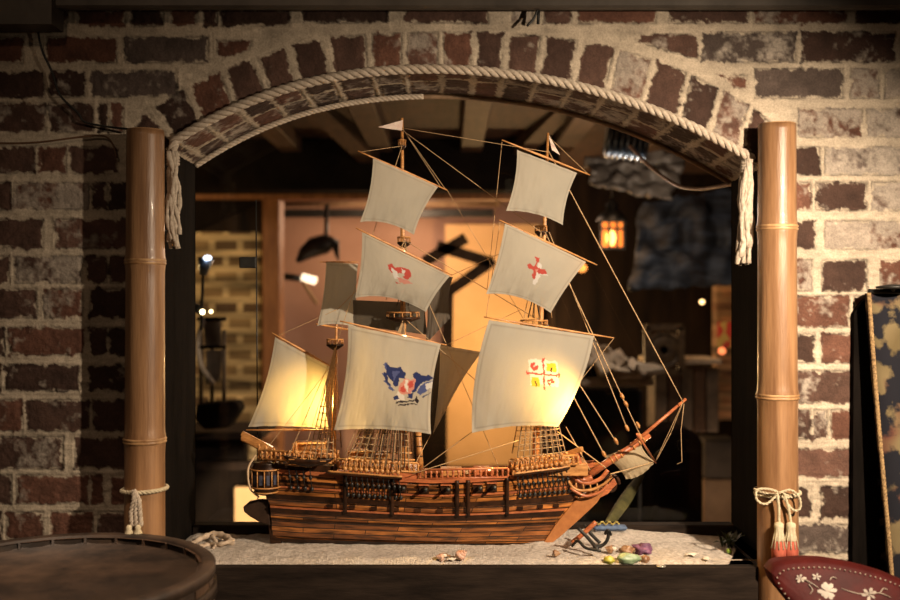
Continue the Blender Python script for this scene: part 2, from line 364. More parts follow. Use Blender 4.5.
keep = ~((cx > OX0)&(cx < OX1)&(cy > arch(cx)+st*.1)&(cy < OYB))
tag(np_mesh('wall_front', co, F[keep], col.reshape(-1,3), M['brick']), kind='structure')
# vaulted brick underside of the arch, 24 cm deep
DEP = .24
us = np.arange(OX0, OX1+.1, 1.2); vs_ = np.arange(0, DEP*500+.1, 1.5)
slen = np.cumsum(np.concatenate([[0], np.hypot(np.diff(us), np.diff(arch(us)))]))
VB = []
for k in range(len(LN)-1):
    a = np.interp(LN[k][1][0], us, slen)+4; b = np.interp(LN[k+1][1][0], us, slen)-4
    sp = 50+rg0 if (rg0 := random.randint(-12,20)) else 50
    VB += [([(a,-12),(b,-12),(b,sp),(a,sp)], random.choice([.3,.5,.6]), False), ([(a,sp+7),(b,sp+7),(b,140),(a,140)], random.choice([.3,.5,.6]), False)]
SU,SV = np.meshgrid(slen, vs_, indexing='ij'); col,h = brick_colors(SU, SV, VB)
UX = np.repeat(us[:,None], len(vs_), 1); AZ = arch(UX)
co = np.stack([(UX-450)*.002, SV*.002, (300-AZ)*.002-h*.0008+.001], -1).reshape(-1,3)
tag(np_mesh('trim_1', co, gridfaces(*SU.shape), col.reshape(-1,3), M['brick']), kind='structure')
# dark jamb boards, back of the wall
for nm,xa,xb in (('trim_2',-.60,-.57),('trim_3',.63,.66)):
    tag(MB().box((xa,-.004,-.52),(xb,DEP,.31 if xa<0 else .285), bev=.003).build(nm, M['frame']), kind='structure')
mb = MB()
bx0,bx1 = -1.15,1.1
N = 60; xs = [lerp(-.57,.63,i/N) for i in range(N+1)]
for i in range(N):
    a,b = xs[i],xs[i+1]; za,zb = (300-arch(450+a*500))*.002, (300-arch(450+b*500))*.002
    mb.add([(a,DEP,za),(b,DEP,zb),(b,DEP,.9),(a,DEP,.9)], [(0,1,2,3)])
mb.add([(bx0,DEP,-.75),(-.57,DEP,-.75),(-.57,DEP,.9),(bx0,DEP,.9)],[(0,1,2,3)])
mb.add([(.63,DEP,-.75),(bx1,DEP,-.75),(bx1,DEP,.9),(.63,DEP,.9)],[(0,1,2,3)])
mb.add([(-.57,DEP,-.75),(.63,DEP,-.75),(.63,DEP,-.53),(-.57,DEP,-.53)],[(0,1,2,3)])
tag(mb.build('wall_back', M['frame'], fixn=False), kind='structure')
# thin wooden curved strip on the back edge of the arch and a bottom rail behind the sand
pts = [Vector(((p-450)*.002, DEP-.012, (300-float(arch(p)))*.002-.007)) for p in np.linspace(300,762,60)]
M['strip'] = noisy('curved_strip', (.14,.085,.045),(.24,.15,.085), 30,.6,.2)
tag(MB().tube(pts, .0055, 8).build('trim_4', M['strip']), kind='structure')
tag(MB().box((-.57,.205,-.53),(.63,.245,-.497), bev=.003).build('trim_5', M['ledge']), kind='structure')
# top rail across the head of the wall
M['rail'] = noisy('grey_rail', (.06,.05,.042),(.13,.11,.09), 6,.5,.3,40,metal=.3)
mb = MB().box((-1.15,-.06,.568),(1.1,-.035,.64), bev=.004); mb.box((-1.15,-.08,.53),(-.765,-.02,.60))
tag(mb.build('trim_6', M['rail']), kind='structure')
# glass pane behind the ship
m, nt, b = new_mat('window_glass'); b.inputs['Roughness'].default_value = .02
fr = nt.nodes.new('ShaderNodeFresnel'); fr.inputs[0].default_value = 1.35
tr = nt.nodes.new('ShaderNodeBsdfTransparent'); gl = nt.nodes.new('ShaderNodeBsdfGlossy'); gl.inputs['Roughness'].default_value = .03
ms = nt.nodes.new('ShaderNodeMixShader'); nt.links.new(fr.outputs[0], ms.inputs[0]); nt.links.new(tr.outputs[0], ms.inputs[1]); nt.links.new(gl.outputs[0], ms.inputs[2])
nt.links.new(ms.outputs[0], nt.nodes['Material Output'].inputs[0]); M['glass'] = m
mb = MB(); gy_ = .232
P = [[Vector((x, gy_, lerp(-.498, (300-float(arch(450+x*500)))*.002-.012, t))) for t in (0,1)] for x in np.linspace(-.565,.625,40)]
mb.grid(P, False)
win = tag(mb.build('window_1', M['glass'], fixn=False), kind='structure')
def tagp(o, label): o['label'] = label; return o
MB().tube([V(256,200,2.23),V(258,520,2.23)], .0016, 6).build('glass_joint', M['black'], win)
MB().box(tuple(V(239,268,2.225)), tuple(V(257,257,2.238)), bev=.002).build('glass_clip', M['black'], win)
# ------------------------------------------------------------ sill ledge and sand
ZS = -.517
tag(MB().box((-.75,-.05,-.72),(.61,.24,ZS-.004), bev=.0015).build('trim_7', M['ledge']), kind='structure')
SX0,SX1,SY0,SY1 = -.575,.60,-.030,.206
def sand_z(x, y):
    e = min(1, max(0,(x-SX0)/.02), max(0,(y-SY0)/.02)); e2 = min(1, max(0,(SX1-.04*max(0,(.1-y)/.1)-x)/.12)); k = min(e,e2)
    h = .006+.006*mn.noise(Vector((x*7,y*9,1)))+.003*mn.noise(Vector((x*30,y*30,4)))+.010*math.exp(-((x-.33)/.12)**2)*max(0,y/.2)+.0013*mn.noise(Vector((x*110,y*110,7)))
    return ZS-.004+k*max(.003,h)
mb = MB(); nx,ny = 420,70
mb.grid([[Vector((lerp(SX0,SX1,i/nx), lerp(SY0,SY1,j/ny), sand_z(lerp(SX0,SX1,i/nx), lerp(SY0,SY1,j/ny)))) for j in range(ny+1)] for i in range(nx+1)])
tag(mb.build('sand', M['sand']), 'pale coarse sand spread over the window ledge under the ship', 'sand', kind='stuff')
# ------------------------------------------------------------ the ship model
D0 = 2.12
ship = thing('model_ship', 'wooden model sailing ship with cream sails standing on sand in the arched window', 'model ship', (V(430,545,D0).x, D0-2, ZS))
def sheer(px): return itp(px, [(262,470),(300,472),(340,475),(380,478),(430,481),(470,480),(510,477),(560,471),(600,463)])
def stemx(v): return itp(v, [(0,543),(.25,556),(.6,577),(1,601)])
def sternx(v): return itp(v, [(0,273),(.5,270),(.7,264),(1,258)])
def hullpt(u, v, off=0, side=-1):
    px = lerp(sternx(v), stemx(v), u); yk = itp(px, [(262,540),(300,543),(440,547),(600,546)]); py = lerp(yk, sheer(px), v)
    bow = max(0, 1-max(0,(u-.55)/.45)**2.6); aft = lerp(.25+.75*v**.8, 1, min(1, u/.22)**.7)
    aft *= lerp(.80, 1, min(1,u/.3))
    full = (v**lerp(.58,.8, max(0,(u-.6)/.4)))*(1-.13*v**3) if v > 0 else 0
    b = .068*bow*aft*full+.0035+off
    p = V(px, py, D0-b); return Vector((p.x, D0-2+side*b, p.z))
def hullpx(px, v, off=0, side=-1): return hullpt((px-sternx(v))/(stemx(v)-sternx(v)), v, off, side)
def add_uv(o, uvs):
    me = o.data; l = me.uv_layers.new(name='UVMap')
    for lp in me.loops: l.data[lp.index].uv = uvs[lp.vertex_index]
NU,NV = 90,24
mb = MB(); uvs = []
for side in (-1,1):
    mb.grid([[hullpt(i/NU, j/NV, 0, side) for j in range(NV+1)] for i in range(NU+1)])
    uvs += [(i/NU*.72, j/NV*.145) for i in range(NU+1) for j in range(NV+1)]
base = len(mb.v)
hull = mb.build('hull', M['hull'], ship); add_uv(hull, uvs)
mb = MB(); mb.grid([[hullpt(0, j/NV, 0, -1), hullpt(0, j/NV, 0, 1)] for j in range(NV+1)], False)
mb.build('transom', M['dark_wood'], ship)
mb = MB(); mb.grid([[hullpt(i/NU, .90, -.004, s) for s in (-1,-.5,0,.5,1)] for i in range(1,NU-2)], False)
mb.build('deck', M['deck'], ship)
def strip(v0, v1, off, u0=0, u1=.985, sides=(-1,1), n=80):
    m_ = MB()
    for s in sides:
        m_.grid([[hullpt(lerp(u0,u1,i/n), vv, oo, s) for (vv,oo) in ((v0,0.0),(v0,off),(v1,off),(v1,0.0))] for i in range(n+1)], False)
    return m_
strip(.40,.47,.004).build('wale', M['dark_wood'], ship)
strip(.60,.67,.004).build('wale', M['dark_wood'], ship)
strip(.30,.33,.002).build('wale', M['dark_wood'], ship)
strip(.47,.495,.005).build('rubbing_strake', M['red_wood'], ship)
strip(.76,.79,.003).build('rubbing_strake', M['red_wood'], ship)
strip(.84,.87,.002, .05, .6).build('wale', M['dark_wood'], ship)
strip(.965,1.02,.005).build('gunwale', M['red_wood'], ship)
strip(0,.05,.004,0,1).build('keel', M['dark_wood'], ship)
# stem post (broad orange board) and stern post
pc = [(541,547),(548,546),(560,537),(580,519),(597,503),(604,492),(602,488),(590,490),(574,502),(556,524)]
mb = MB().prism([V(x,y,D0-.009) for x,y in pc], (0,.018,0)); mb.build('stem_post', M['gold_wood'] if 0 else noisy('stem_wood',(.28,.10,.03),(.45,.18,.055),30,.4,.2,coat=.2), ship, bevel=.001)
MB().prism([V(x,y,D0-.008) for x,y in [(266,497),(276,497),(281,544),(270,544)]], (0,.016,0)).build('stern_post', M['dark_wood'], ship, bevel=.001)
rud = [(268,500),(258,500),(249,502),(243,507),(244,512),(250,517),(259,522),(270,526)]
M['rudder'] = noisy('rudder_wood',(.016,.009,.006),(.045,.024,.014),30,.7,.3,spec=.15)
MB().prism([V(x,y,D0-.02) for x,y in rud], (0,.014,.0)).build('rudder', M['rudder'], ship, bevel=.002)
# vertical fenders, gun ports, cannons
for px in (457,468,507,345,392):
    MB().tube([hullpx(px, t, .004) for t in (.45,.55,.65,.75,.85,.95,1.0)], [.0045]*7, 6).build('fender', M['dark_wood'], ship)
for px in (402,424,446,478,492):
    p = hullpx(px, .86, .002); g = MB(); g.box((p.x-.010,p.y-.004,p.z-.007),(p.x+.010,p.y+.004,p.z+.007)); gp = g.build('gun_port', M['dark_wood'], ship)
    q = hullpx(px, .87, .0); MB().lathe([(.004,0),(.0042,.01),(.003,.024),(.0042,.026),(.0042,.03),(.002,.031)], q, (.15,-1,.15), 10).build('cannon', M['black'], ship)
    MB().beam(p+Vector((-.011,-.003,.011)), p+Vector((.011,-.003,.011)), .012, .002).build('port_lid', M['red_wood'], ship)
for px in (330,352,374,396,418,440,520,540,556):
    p = hullpx(px, .545, .002); MB().box((p.x-.006,p.y-.002,p.z-.0035),(p.x+.006,p.y+.003,p.z+.0035)).build('oar_port', M['dark_wood'], ship)
# channels with deadeyes and chains
def channel(px0, px1, v, name='channel'):
    m_ = MB(); n = 20
    m_.grid([[hullpx(lerp(px0,px1,i/n), v+.0+dv, oo) for (dv,oo) in ((0,0),(0,.022),(.035,.022),(.035,0))] for i in range(n+1)], False)
    m_.build(name, M['dark_wood'], ship)
    e = MB(); e.tube([hullpx(lerp(px0,px1,i/n), v+.04, .0215) for i in range(n+1)], .0022, 6); e.build('channel_rail', M['gold_wood'], ship)
channel(328,402,1.00); channel(514,570,1.0); channel(285,312,1.05)
def deadeyes(px0, px1, n, v):
    for i in range(n):
        px = lerp(px0,px1,i/(n-1)); a = hullpx(px, v+.07, .0215); b = hullpx(px+3, v-.28, .005)
        m_ = MB(); m_.tube([a,b], .0012, 5); m_.ball(b, (.004,.003,.005), n=8, m=6); m_.ball(b.lerp(a,.45), (.0035,.003,.0045), n=8, m=6)
        m_.build('chain_plate', M['black'], ship)
        k = MB(); k.ball(a+Vector((0,0,.004)), (.0045,.003,.0045), n=8, m=6); k.ball(a+Vector((.0015,.003,.022)), (.004,.003,.004), n=8, m=6)
        for dx in (-.002,.002): k.tube([a+Vector((dx,0,.004)), a+Vector((dx+.0015,.003,.022))], .0012, 5)
        k.build('deadeye', M['gold_wood'], ship)
deadeyes(345,398,11,1.0); deadeyes(517,566,11,1.0); deadeyes(288,309,4,1.05)
# upper works: posts and rails, poop, forecastle
def railing(px0, px1, y0, y1, yo, n, mat, name='railing', r=.0018, slant=0):
    m_ = MB(); a0,a1 = V(px0,y0,D0+yo), V(px1,y1,D0+yo)
    for dz in (0,.018):
        m_.tube([a0+Vector((0,0,dz)), a1+Vector((0,0,dz))], .0024, 6)
    for i in range(n+1):
        p = a0.lerp(a1,i/n); m_.lathe([(r,0),(r*1.7,.004),(r*.8,.008),(r*1.7,.012),(r,.018)], p, (slant,0,1), 6)
    return m_.build(name, mat, ship)
for yo in (-.062,.062):
    railing(262,335,459,463,yo*.8,16,M['gold_wood']); railing(338,418,468,472,yo,18,M['gold_wood']); railing(510,578,468,464,yo*.85,14,M['gold_wood'])
    railing(420,508,479,477,yo*1.05,16,M['red_wood'])
# bulwarks of raised decks
def bulwark(px0, px1, yt0, yt1, yb, yo, mat, name='bulwark'):
    m_ = MB(); m_.prism([V(px0,yt0,D0+yo),V(px1,yt1,D0+yo),V(px1,yb,D0+yo),V(px0,yb,D0+yo)], (0,-2*yo if yo<0 else .01,0)); return m_.build(name, mat, ship, bevel=.001)
bulwark(256,333,463,466,476,-.05,M['dark_wood'],'poop_deck'); bulwark(336,418,471,473,480,-.060,M['red_wood'],'quarter_deck'); bulwark(512,588,467,464,476,-.045,M['gold_wood'],'forecastle_deck')
# cabins and deck gear
def dbox(name, x0, x1, y0, y1, yo0, yo1, mat): return MB().box(tuple(V(x0,y1,D0+yo0)), tuple(V(x1,y0,D0+yo0)+Vector((0,yo1-yo0,0))), bev=.0015).build(name, mat, ship)
dbox('poop_cabin', 292,325,444,465,-.03,.03,M['gold_wood']); dbox('deck_cabin', 348,366,452,473,-.03,.03,M['gold_wood']); dbox('deck_cabin', 374,388,455,473,-.03,.03,M['gold_wood'])
dbox('hatch', 440,462,471,478,-.03,.03,M['gold_wood']); dbox('hatch', 474,494,470,477,-.03,.03,M['red_wood']); dbox('forecastle_cabin', 540,566,458,468,-.03,.03,M['gold_wood'])
for (x0,x1,y) in ((352,415,459),(355,412,452),(520,570,462),(262,290,452)):
    for yo in (-.045,.04): MB().tube([V(x0,y,D0+yo), V(x1,y+1,D0+yo)], .0022, 6).build('pin_rail', M['gold_wood'], ship)
for i in range(22):
    px = random.choice([random.uniform(262,335), random.uniform(340,415), random.uniform(515,575), random.uniform(425,510)])
    y = itp(px,[(262,458),(335,463),(415,471),(510,476),(515,465),(580,462)]); yo = random.uniform(-.05,.04)
    p = V(px,y,D0+yo); k = MB()
    if i%3 == 0: k.lathe([(.002,0),(.0035,.003),(.0015,.008),(.003,.013),(.001,.016)], p, (0,0,1), 8); k.build('bollard', M['gold_wood'], ship)
    elif i%3 == 1: k.lathe([(.005,0),(.0058,.005),(.005,.01)], p, (0,0,1), 10); k.build('cask', M['red_wood'], ship)
    else:
        for q in range(3): k.tube([p+Vector((.006*math.cos(a*.7),.006*math.sin(a*.7),.002+.003*q)) for a in range(9)], .0015, 5, closed=True)
        k.build('rope_coil', M['line'], ship)
for px,py in ((259,446),(266,448),(274,450),(281,452),(296,444),(322,448),(338,452)):
    for yo in (-.042,.04):
        p = V(px,py+14,D0+yo); MB().lathe([(.003,0),(.0042,.006),(.0022,.012),(.004,.018),(.0026,.024),(.0034,.028),(.0005,.034)], p, (0,0,1), 8).build('carved_post', M['gold_wood'], ship)
# stern gallery with windows
sg = MB(); prof = [(q_[0]*1.4,q_[1]) for q_ in [(0,-.034),(.010,-.032),(.017,-.024),(.021,-.012),(.022,.006),(.021,.022),(.018,.032),(.019,.035),(0,.036)]]
c = V(266,479,D0-.042); sg.lathe(prof, c, (0,0,1), 20, 1.0)
gal = sg.build('stern_gallery', M['dark_wood'], ship)
for k in range(6):
    a = R(180+k*27); x = c.x+.0310*math.cos(a); y = c.y+.0310*math.sin(a)
    MB().box((-.0032,-.001,-.008),(.0032,.001,.012), Matrix.Translation((x,y,c.z))@Matrix.Rotation(a+R(90),4,'Z')).build('gallery_window', noisy('gallery_pane',(.03,.035,.06),(.10,.10,.13),60,.1,0) if k==0 else bpy.data.materials['gallery_pane'], gal)
    a += R(13.5); MB().tube([Vector((c.x+.0325*math.cos(a), c.y+.0325*math.sin(a), c.z+z)) for z in (-.012,.020)], .0014, 6).build('gallery_pillar', M['gold_wood'], gal)
for z,r in ((-.015,.031),(.022,.032),(-.026,.024)):
    MB().tube([Vector((c.x+r*math.cos(R(q*15)), c.y+r*math.sin(R(q*15)), c.z+z)) for q in range(24)], .0018, 6, closed=True).build('gallery_moulding', M['gold_wood'], gal)
MB().tube(spline([V(256,455,D0-.05),V(249,466,D0-.06),V(248,478,D0-.065),V(251,490,D0-.06),V(259,497,D0-.05)],6), .0022, 6).build('gallery_scroll', noisy('pale_scroll',(.5,.36,.22),(.62,.46,.3),60,.6,0), ship)
# overhanging carved stern beams at the left
for dy,yo in ((0,-.03),(5,0),(3,.03)):
    MB().beam(V(242,433+dy,D0+yo), V(272,449+dy,D0+yo), .007,.010).build('stern_davit', M['gold_wood'], ship)
# quarter boat slung on the side
def small_boat(name, pa, pb, wid, dep, mat, seats, parent):
    m_ = MB(); n = 16; Pg = []
    for i in range(n+1):
        t = i/n; c0 = pa.lerp(pb,t); s_ = math.sin(math.pi*min(1,max(0,t)))**.6
        row = []
        for j in range(9):
            a = math.pi*j/8; row.append(c0+Vector((0, -math.cos(a)*wid*s_, -math.sin(a)*dep*s_+(.004*(2*t-1)**2))))
        Pg.append(row)
    m_.grid(Pg); b_ = m_.build(name, mat, parent); 
    b_.modifiers.new('s','SOLIDIFY').thickness = .0015
    for k in range(1,5):
        c0 = pa.lerp(pb,k/5); q = MB().box((c0.x-.006,c0.y-wid*.8,c0.z-.003),(c0.x+.006,c0.y+wid*.8,c0.z-.001)); q.build('thwart', seats, b_)
    return b_
small_boat('quarter_boat', V(282,457,D0-.088), V(334,460,D0-.085), .014, .017, M['dark_wood'], M['gold_wood'], ship)
# masts, tops
def mast(px, yb, yt, yo, r0, name='mast', mat='gold_wood'):
    a,b = V(px[0],yb,D0+yo), V(px[1],yt,D0+yo)
    return MB().tube([a.lerp(b,i/6) for i in range(7)], [lerp(r0,r0*.35,i/6) for i in range(7)], 10).build(name, M[mat], ship)
mainm = mast((404,402), 478, 118, .005, .0085); forem = mast((535,548), 474, 133, .0, .008); mizm = mast((333,337), 470, 305, .005, .006)
mb = MB(); mb.tube([V(421,474,D0-.02),V(418,428,D0-.02)], .0065, 10); sp = mb.build('banded_post', M['gold_wood'], ship)
for y in (436,446,456): MB().lathe([(.0068,-.0012),(.0072,0),(.0068,.0012)], V(lerp(418,421,(y-428)/46),y,D0-.02), (0,0,1), 10).build('band', M['dark_wood'], sp)
def top(px, py, yo, r, name='mast_top'):
    o = V(px,py,D0+yo); m_ = MB(); m_.lathe([(r*.35,-.010),(r,-.002),(r*1.05,0),(r,.002),(r*.2,.0022)], o, (0,0,1), 18); t = m_.build(name, M['dark_wood'], ship)
    k = MB()
    for i in range(12):
        a = 2*math.pi*i/12; k.tube([o+Vector((r*.95*math.cos(a), r*.95*math.sin(a), 0)), o+Vector((r*.95*math.cos(a), r*.95*math.sin(a), .012))], .0011, 5)
    k.tube([o+Vector((r*.95*math.cos(a*.4189), r*.95*math.sin(a*.4189), .012)) for a in range(15)], .0016, 5, closed=True); k.build('top_rail', M['gold_wood'], t)
top(403,318,.005,.036); top(404,243,.005,.014); top(402,146,.005,.008); top(534,326,0,.030); top(541,232,0,.013); top(335,345,.005,.018)
for (px,py) in ((404,300),(535,312)):
    k = MB()
    for j in range(7):
        a = 2*math.pi*j/7; o = V(px,py,D0+.004); k.tube([o+Vector((.016*math.cos(a),.016*math.sin(a),-.012)), o+Vector((.004*math.cos(a),.004*math.sin(a),.035))], .0009, 5)
    k.build('topmast_shroud', M['darkline'], ship)
# lower shrouds with ratlines
def shrouds(pxm, pym, px0, px1, n, v, nr, yo_top=0, mat='line'):
    for side in (-1,1):
        k = MB(); T = V(pxm,pym,D0+side*.006); B = []
        for i in range(n): B.append(hullpx(lerp(px0,px1,i/(n-1)), v, .021, side)+Vector((.0015,0,.024)))
        for b in B: k.tube([b,T], .0013, 5)
        for j in range(1,nr):
            t = (j/nr)**.92*.86
            for q in range(n-1): k.tube([B[q].lerp(T,t), B[q+1].lerp(T,t)], .0010, 4)
        k.build('shroud_net', M[mat], ship)
shrouds(404,320,345,408,9,1.0,22); shrouds(535,326,516,566,9,1.0,22); shrouds(335,347,308,332,5,1.05,14)
shrouds(404,320,372,404,6,1.0,22,mat='darkline')
# sails
CREAM = np.array((.43,.405,.34))
def pip(x, y, poly):
    c_ = np.zeros(x.shape, bool); n = len(poly)
    for i in range(n):
        (x1,y1),(x2,y2) = poly[i], poly[(i+1)%n]
        if y1 == y2: continue
        c_ ^= ((y1 > y)!=(y2 > y)) & (x < (x2-x1)*(y-y1)/(y2-y1)+x1)
    return c_
def sail(name, TL, TR, BR_, BL, billow=.02, foot=8, leech=3, polys=(), n=50, wr=.0015, hem=True, label=None, tint=None, parent=None, seed=0):
    """corners are (px, py, depth); foot and leech hollow in photo units"""
    C = [np.array(V(*c_)) for c_ in (TL,TR,BR_,BL)]; Q = [np.array((c_[0],c_[1])) for c_ in (TL,TR,BR_,BL)]
    u,v = np.meshgrid(np.linspace(0,1,n+1), np.linspace(0,1,n+1))
    U = u[...,None]; W = v[...,None]
    P_ = (C[0]*(1-U)+C[1]*U)*(1-W)+(C[3]*(1-U)+C[2]*U)*W; X_ = (Q[0]*(1-U)+Q[1]*U)*(1-W)+(Q[3]*(1-U)+Q[2]*U)*W
    k = D0/1000
    up = foot*4*u*(1-u)*v**2; lr = leech*4*v*(1-v)*(1-2*u)
    P_[...,2] += up*k; P_[...,0] += lr*k; X_[...,1] -= up; X_[...,0] += lr
    P_[...,1] -= billow*np.sin(np.pi*u)**.8*np.sin(np.pi*np.clip(v*.85+.08,0,1))
    P_[...,1] += wr*(fbm(u*6+seed*9, v*1.6+seed*5, 1, seed+100)-.5)*4*(.3+v) + wr*1.2*np.sin(u*34+seed)*np.exp(-((1-v)/.10)**2) + wr*.9*np.sin((u+v)*9+seed*2)*.5
    P_[...,1] += wr*.8*np.sin(u*30+1+seed)*np.exp(-(v/.07)**2)
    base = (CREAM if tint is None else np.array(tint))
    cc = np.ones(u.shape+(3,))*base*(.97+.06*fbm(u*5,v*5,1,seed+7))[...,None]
    if hem:
        e = np.minimum(np.minimum(u,1-u), np.minimum(v,1-v)); cc *= (1-.22*np.exp(-((e-.035)/.008)**2))[...,None]; cc = np.where((e < .028)[...,None], cc*1.08, cc)
    jx = (fbm(X_[...,0],X_[...,1],3.2,seed+300,2)-.5)*2.6; jy = (fbm(X_[...,0],X_[...,1],3.2,seed+320,2)-.5)*2.6
    for (cl,poly) in polys: cc[pip(X_[...,0]+jx+(4 if name=='lower_sail' else 2), X_[...,1]+jy, poly)] = np.array(cl)*.72
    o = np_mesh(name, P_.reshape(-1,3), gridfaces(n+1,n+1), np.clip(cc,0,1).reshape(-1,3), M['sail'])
    par(o, parent or ship); o['label'] = label or 'cream sail'
    return o
def yard(a, b, r=.0026, name='yard'):
    A_,B_ = V(*a),V(*b); o = MB().tube([A_.lerp(B_,i/8) for i in range(9)], [r*lerp(1,.5,abs(i-4)/4) for i in range(9)], 8).build(name, M['gold_wood'], ship); return o
DN,DF = 2.0,2.075
BLUE=(.03,.045,.17); BL2=(.10,.13,.34); RED=(.62,.10,.08); PNK=(.75,.34,.28); WHT=(.85,.83,.8); YEL=(.8,.55,.06); DK=(.03,.02,.03)
def sc(pts, cx_, cy_, s): return [(cx_+x*s, cy_+y*s) for x,y in pts]
eagle = [(BL2, [(387,364),(390,362),(393,368),(391,371)]), (BL2, [(386,372),(389,371),(392,377),(390,378)]), (BL2, [(388,380),(391,379),(395,384),(393,386)]), (BL2, [(391,386),(394,385),(399,390),(397,391)]),
 (BL2, [(424,377),(436,376),(439,378),(427,381)]), (DK, [(430,381),(438,384),(436,386),(429,384)]), (WHT, [(399,372),(404,371),(403,375),(399,376)]), (WHT, [(420,385),(425,380),(427,382),(421,389)]),
 (BLUE, [(391,362),(395,367),(404,366),(409,372),(408,378),(404,377),(402,384),(399,386),(396,380),(392,376),(390,371)]),
 (BLUE, [(388,370),(391,373),(392,380),(395,385),(391,383),(388,377)]), (BLUE, [(416,374),(420,371),(424,374),(432,375),(438,378),(430,380),(424,384),(420,390),(417,394),(416,384),(419,379)]),
 (BL2, [(421,392),(424,385),(431,381),(438,380),(438,386),(432,391),(424,395)]), (WHT, [(429,384),(437,381),(438,387),(431,391)]), (BL2, [(396,371),(404,370),(400,377),(397,381)]),
 (PNK, [(403,384),(408,378),(414,379),(419,378),(418,388),(415,394),(408,394),(402,390)]), (RED, [(405,386),(409,384),(409,391),(404,390)]), (RED, [(413,381),(418,380),(416,387),(413,387)]), (WHT, [(409,380),(412,380),(412,392),(410,391)]),
 (WHT, [(402,390),(408,394),(409,399),(401,400),(398,396)]), (BLUE, [(396,396),(401,394),(403,398),(398,399)]), (BLUE, [(412,394),(418,393),(416,398),(412,397)]),
 (DK, [(400,400.5),(420,399.5),(420,400.8),(400,402)]), (DK, [(402,403.5),(421,403),(421,404),(402,405)]), (DK, [(420,395),(423,400),(421,403),(419,399)]), (BLUE,[(426,397),(434,392),(433,393.5),(427,398.5)])]
drag = [(RED, [(389,265),(394,264),(397,268),(404,267),(411,270),(413,276),(409,280),(404,277),(407,274),(401,273),(397,276),(392,271)]), (WHT, [(393,267),(398,271),(401,278),(397,279),(394,273)]),
 (PNK, [(398,277),(404,279),(411,281),(415,284),(408,284),(401,282)]), (WHT,[(403,269),(408,271),(405,274)]), (RED,[(396,281),(402,283),(399,284)])]
cros = [(WHT,[(540,262),(543,265),(541,277),(537,285),(534,284),(537,268)]), (WHT,[(539,269),(547,273),(549,276),(541,275)]), (RED, [(535,256),(541,258),(540,262),(538,262),(537,267),(543,270),(546,269),(548,274),(543,275),(537,272),(535,279),(533,279),(534,271),(529,268),(527,265),(530,263),(535,266),(537,261)]),
 (PNK,[(535,270),(539,270),(537,274)])]
def quart(cx_, cy_):
    out = [(WHT,[(531,358),(560,361),(562,386),(533,384)]), (RED,[(544.6,359),(546.4,359),(547.4,389),(545.8,389)]), (RED,[(530,371),(562,374),(562,375.8),(530,372.8)]),
      (RED,[(544,358),(547,358),(546.6,361),(544.6,361)]), (RED,[(560,372.5),(564,374),(562,377),(560,376.5)]), (RED,[(529,370),(532,371),(531,374),(528.5,373)]),
      (YEL,[(549,362),(558,363),(559,371),(549,370)]), (YEL,[(534,376),(542,377),(542,386),(534,385)]), (DK,[(552,367),(554,367),(554,371),(552.5,371)]), (DK,[(537.5,380),(539.3,380),(539,385),(537.8,385)]),
      (RED,[(534,361),(538,362),(536,366),(541,364),(541,368),(536,370),(533,366)]), (RED,[(550,378),(556,378),(557,383),(554,382),(553,386),(550,384)]), (WHT,[(551,380),(554,380),(553,383)])]
    return out
# main mast
yard((358,151,DN),(447,190,DF)); sail('upper_sail', (373,158,DN+.01),(438,187,DF-.01),(414,235,DF),(360,222,DN+.01), .012, 5, 3, seed=1, label='small cream top sail of the main mast')
yard((356,228,DN),(452,275,DF)); sail('middle_sail', (362,232,DN+.005),(450,276,DF-.01),(426,312,DF),(355,298,DN+.01), .016, 7, 2, drag, 110, seed=2, label='cream middle sail with a red emblem')
yard((340,321,DN),(446,345,DF)); sail('lower_sail', (348,325,DN+.005),(441,344,DF-.01),(431,434,DF-.015),(334,430,DN+.005), .024, 3, 4, eagle, 130, seed=3, label='large cream lower sail with a blue winged emblem')
# fore mast
yard((502,140,DN),(590,175,DF)); sail('upper_sail', (517,150,DN+.01),(577,173,DF-.02),(563,225,DF-.02),(506,211,DN+.01), .012, 4, 3, seed=4, label='small cream top sail of the fore mast')
yard((499,220,DN),(597,265,DF)); sail('middle_sail', (505,223,DN+.005),(586,262,DF-.02),(551,313,DF-.02),(486,294,DN+.01), .016, 6, 2, cros, 110, seed=5, label='cream middle sail with a red cross')
yard((484,317,DN),(614,338,DF)); sail('lower_sail', (489,320,DN+.005),(594,336,DF-.02),(558,427,DF-.02),(472,433,DN+.005), .024, 4, -5, quart(0,0), 130, seed=6, label='large cream lower sail with a quartered cross emblem')
# mizzen mast and staysails
yard((320,262,2.09),(358,262,2.16),.002); sail('mizzen_topsail', (326,262,2.10),(358,264,2.16),(358,328,2.16),(317,326,2.09), .012, 3, 2, seed=7, label='small cream topsail of the mizzen mast')
yard((316,324,2.09),(356,331,2.16),.003)
yard((272,333,2.08),(334,368,2.12),.0028); yard((246,430,2.08),(330,430,2.12),.0026,'boom')
sail('mizzen_sail', (275,337,2.085),(330,367,2.118),(329,429,2.118),(248,427,2.085), .016, 2, 4, seed=8, label='cream fore-and-aft sail at the stern')
sail('stay_sail', (440,345,2.15),(482,352,2.16),(450,402,2.15),(433,434,2.14), .008, 0, 2, seed=9, tint=(.42,.33,.22), label='staysail between the masts with shade tinted in as brown')  # shade on the sail's back is put into the brown tint
sail('stay_sail', (424,275,2.15),(453,277,2.16),(450,318,2.16),(425,345,2.15), .01, 0, 3, seed=10, tint=(.12,.10,.08), label='staysail with its shaded back tinted dark grey')  # dark tint paints a sail back lying in shadow
sail('stay_sail', (352,300,2.15),(425,303,2.16),(428,335,2.16),(352,325,2.15), .006, 0, 1, seed=12, tint=(.10,.085,.065), label='dark sail in shade behind the middle sail')  # the shade is coloured in through the dark tint
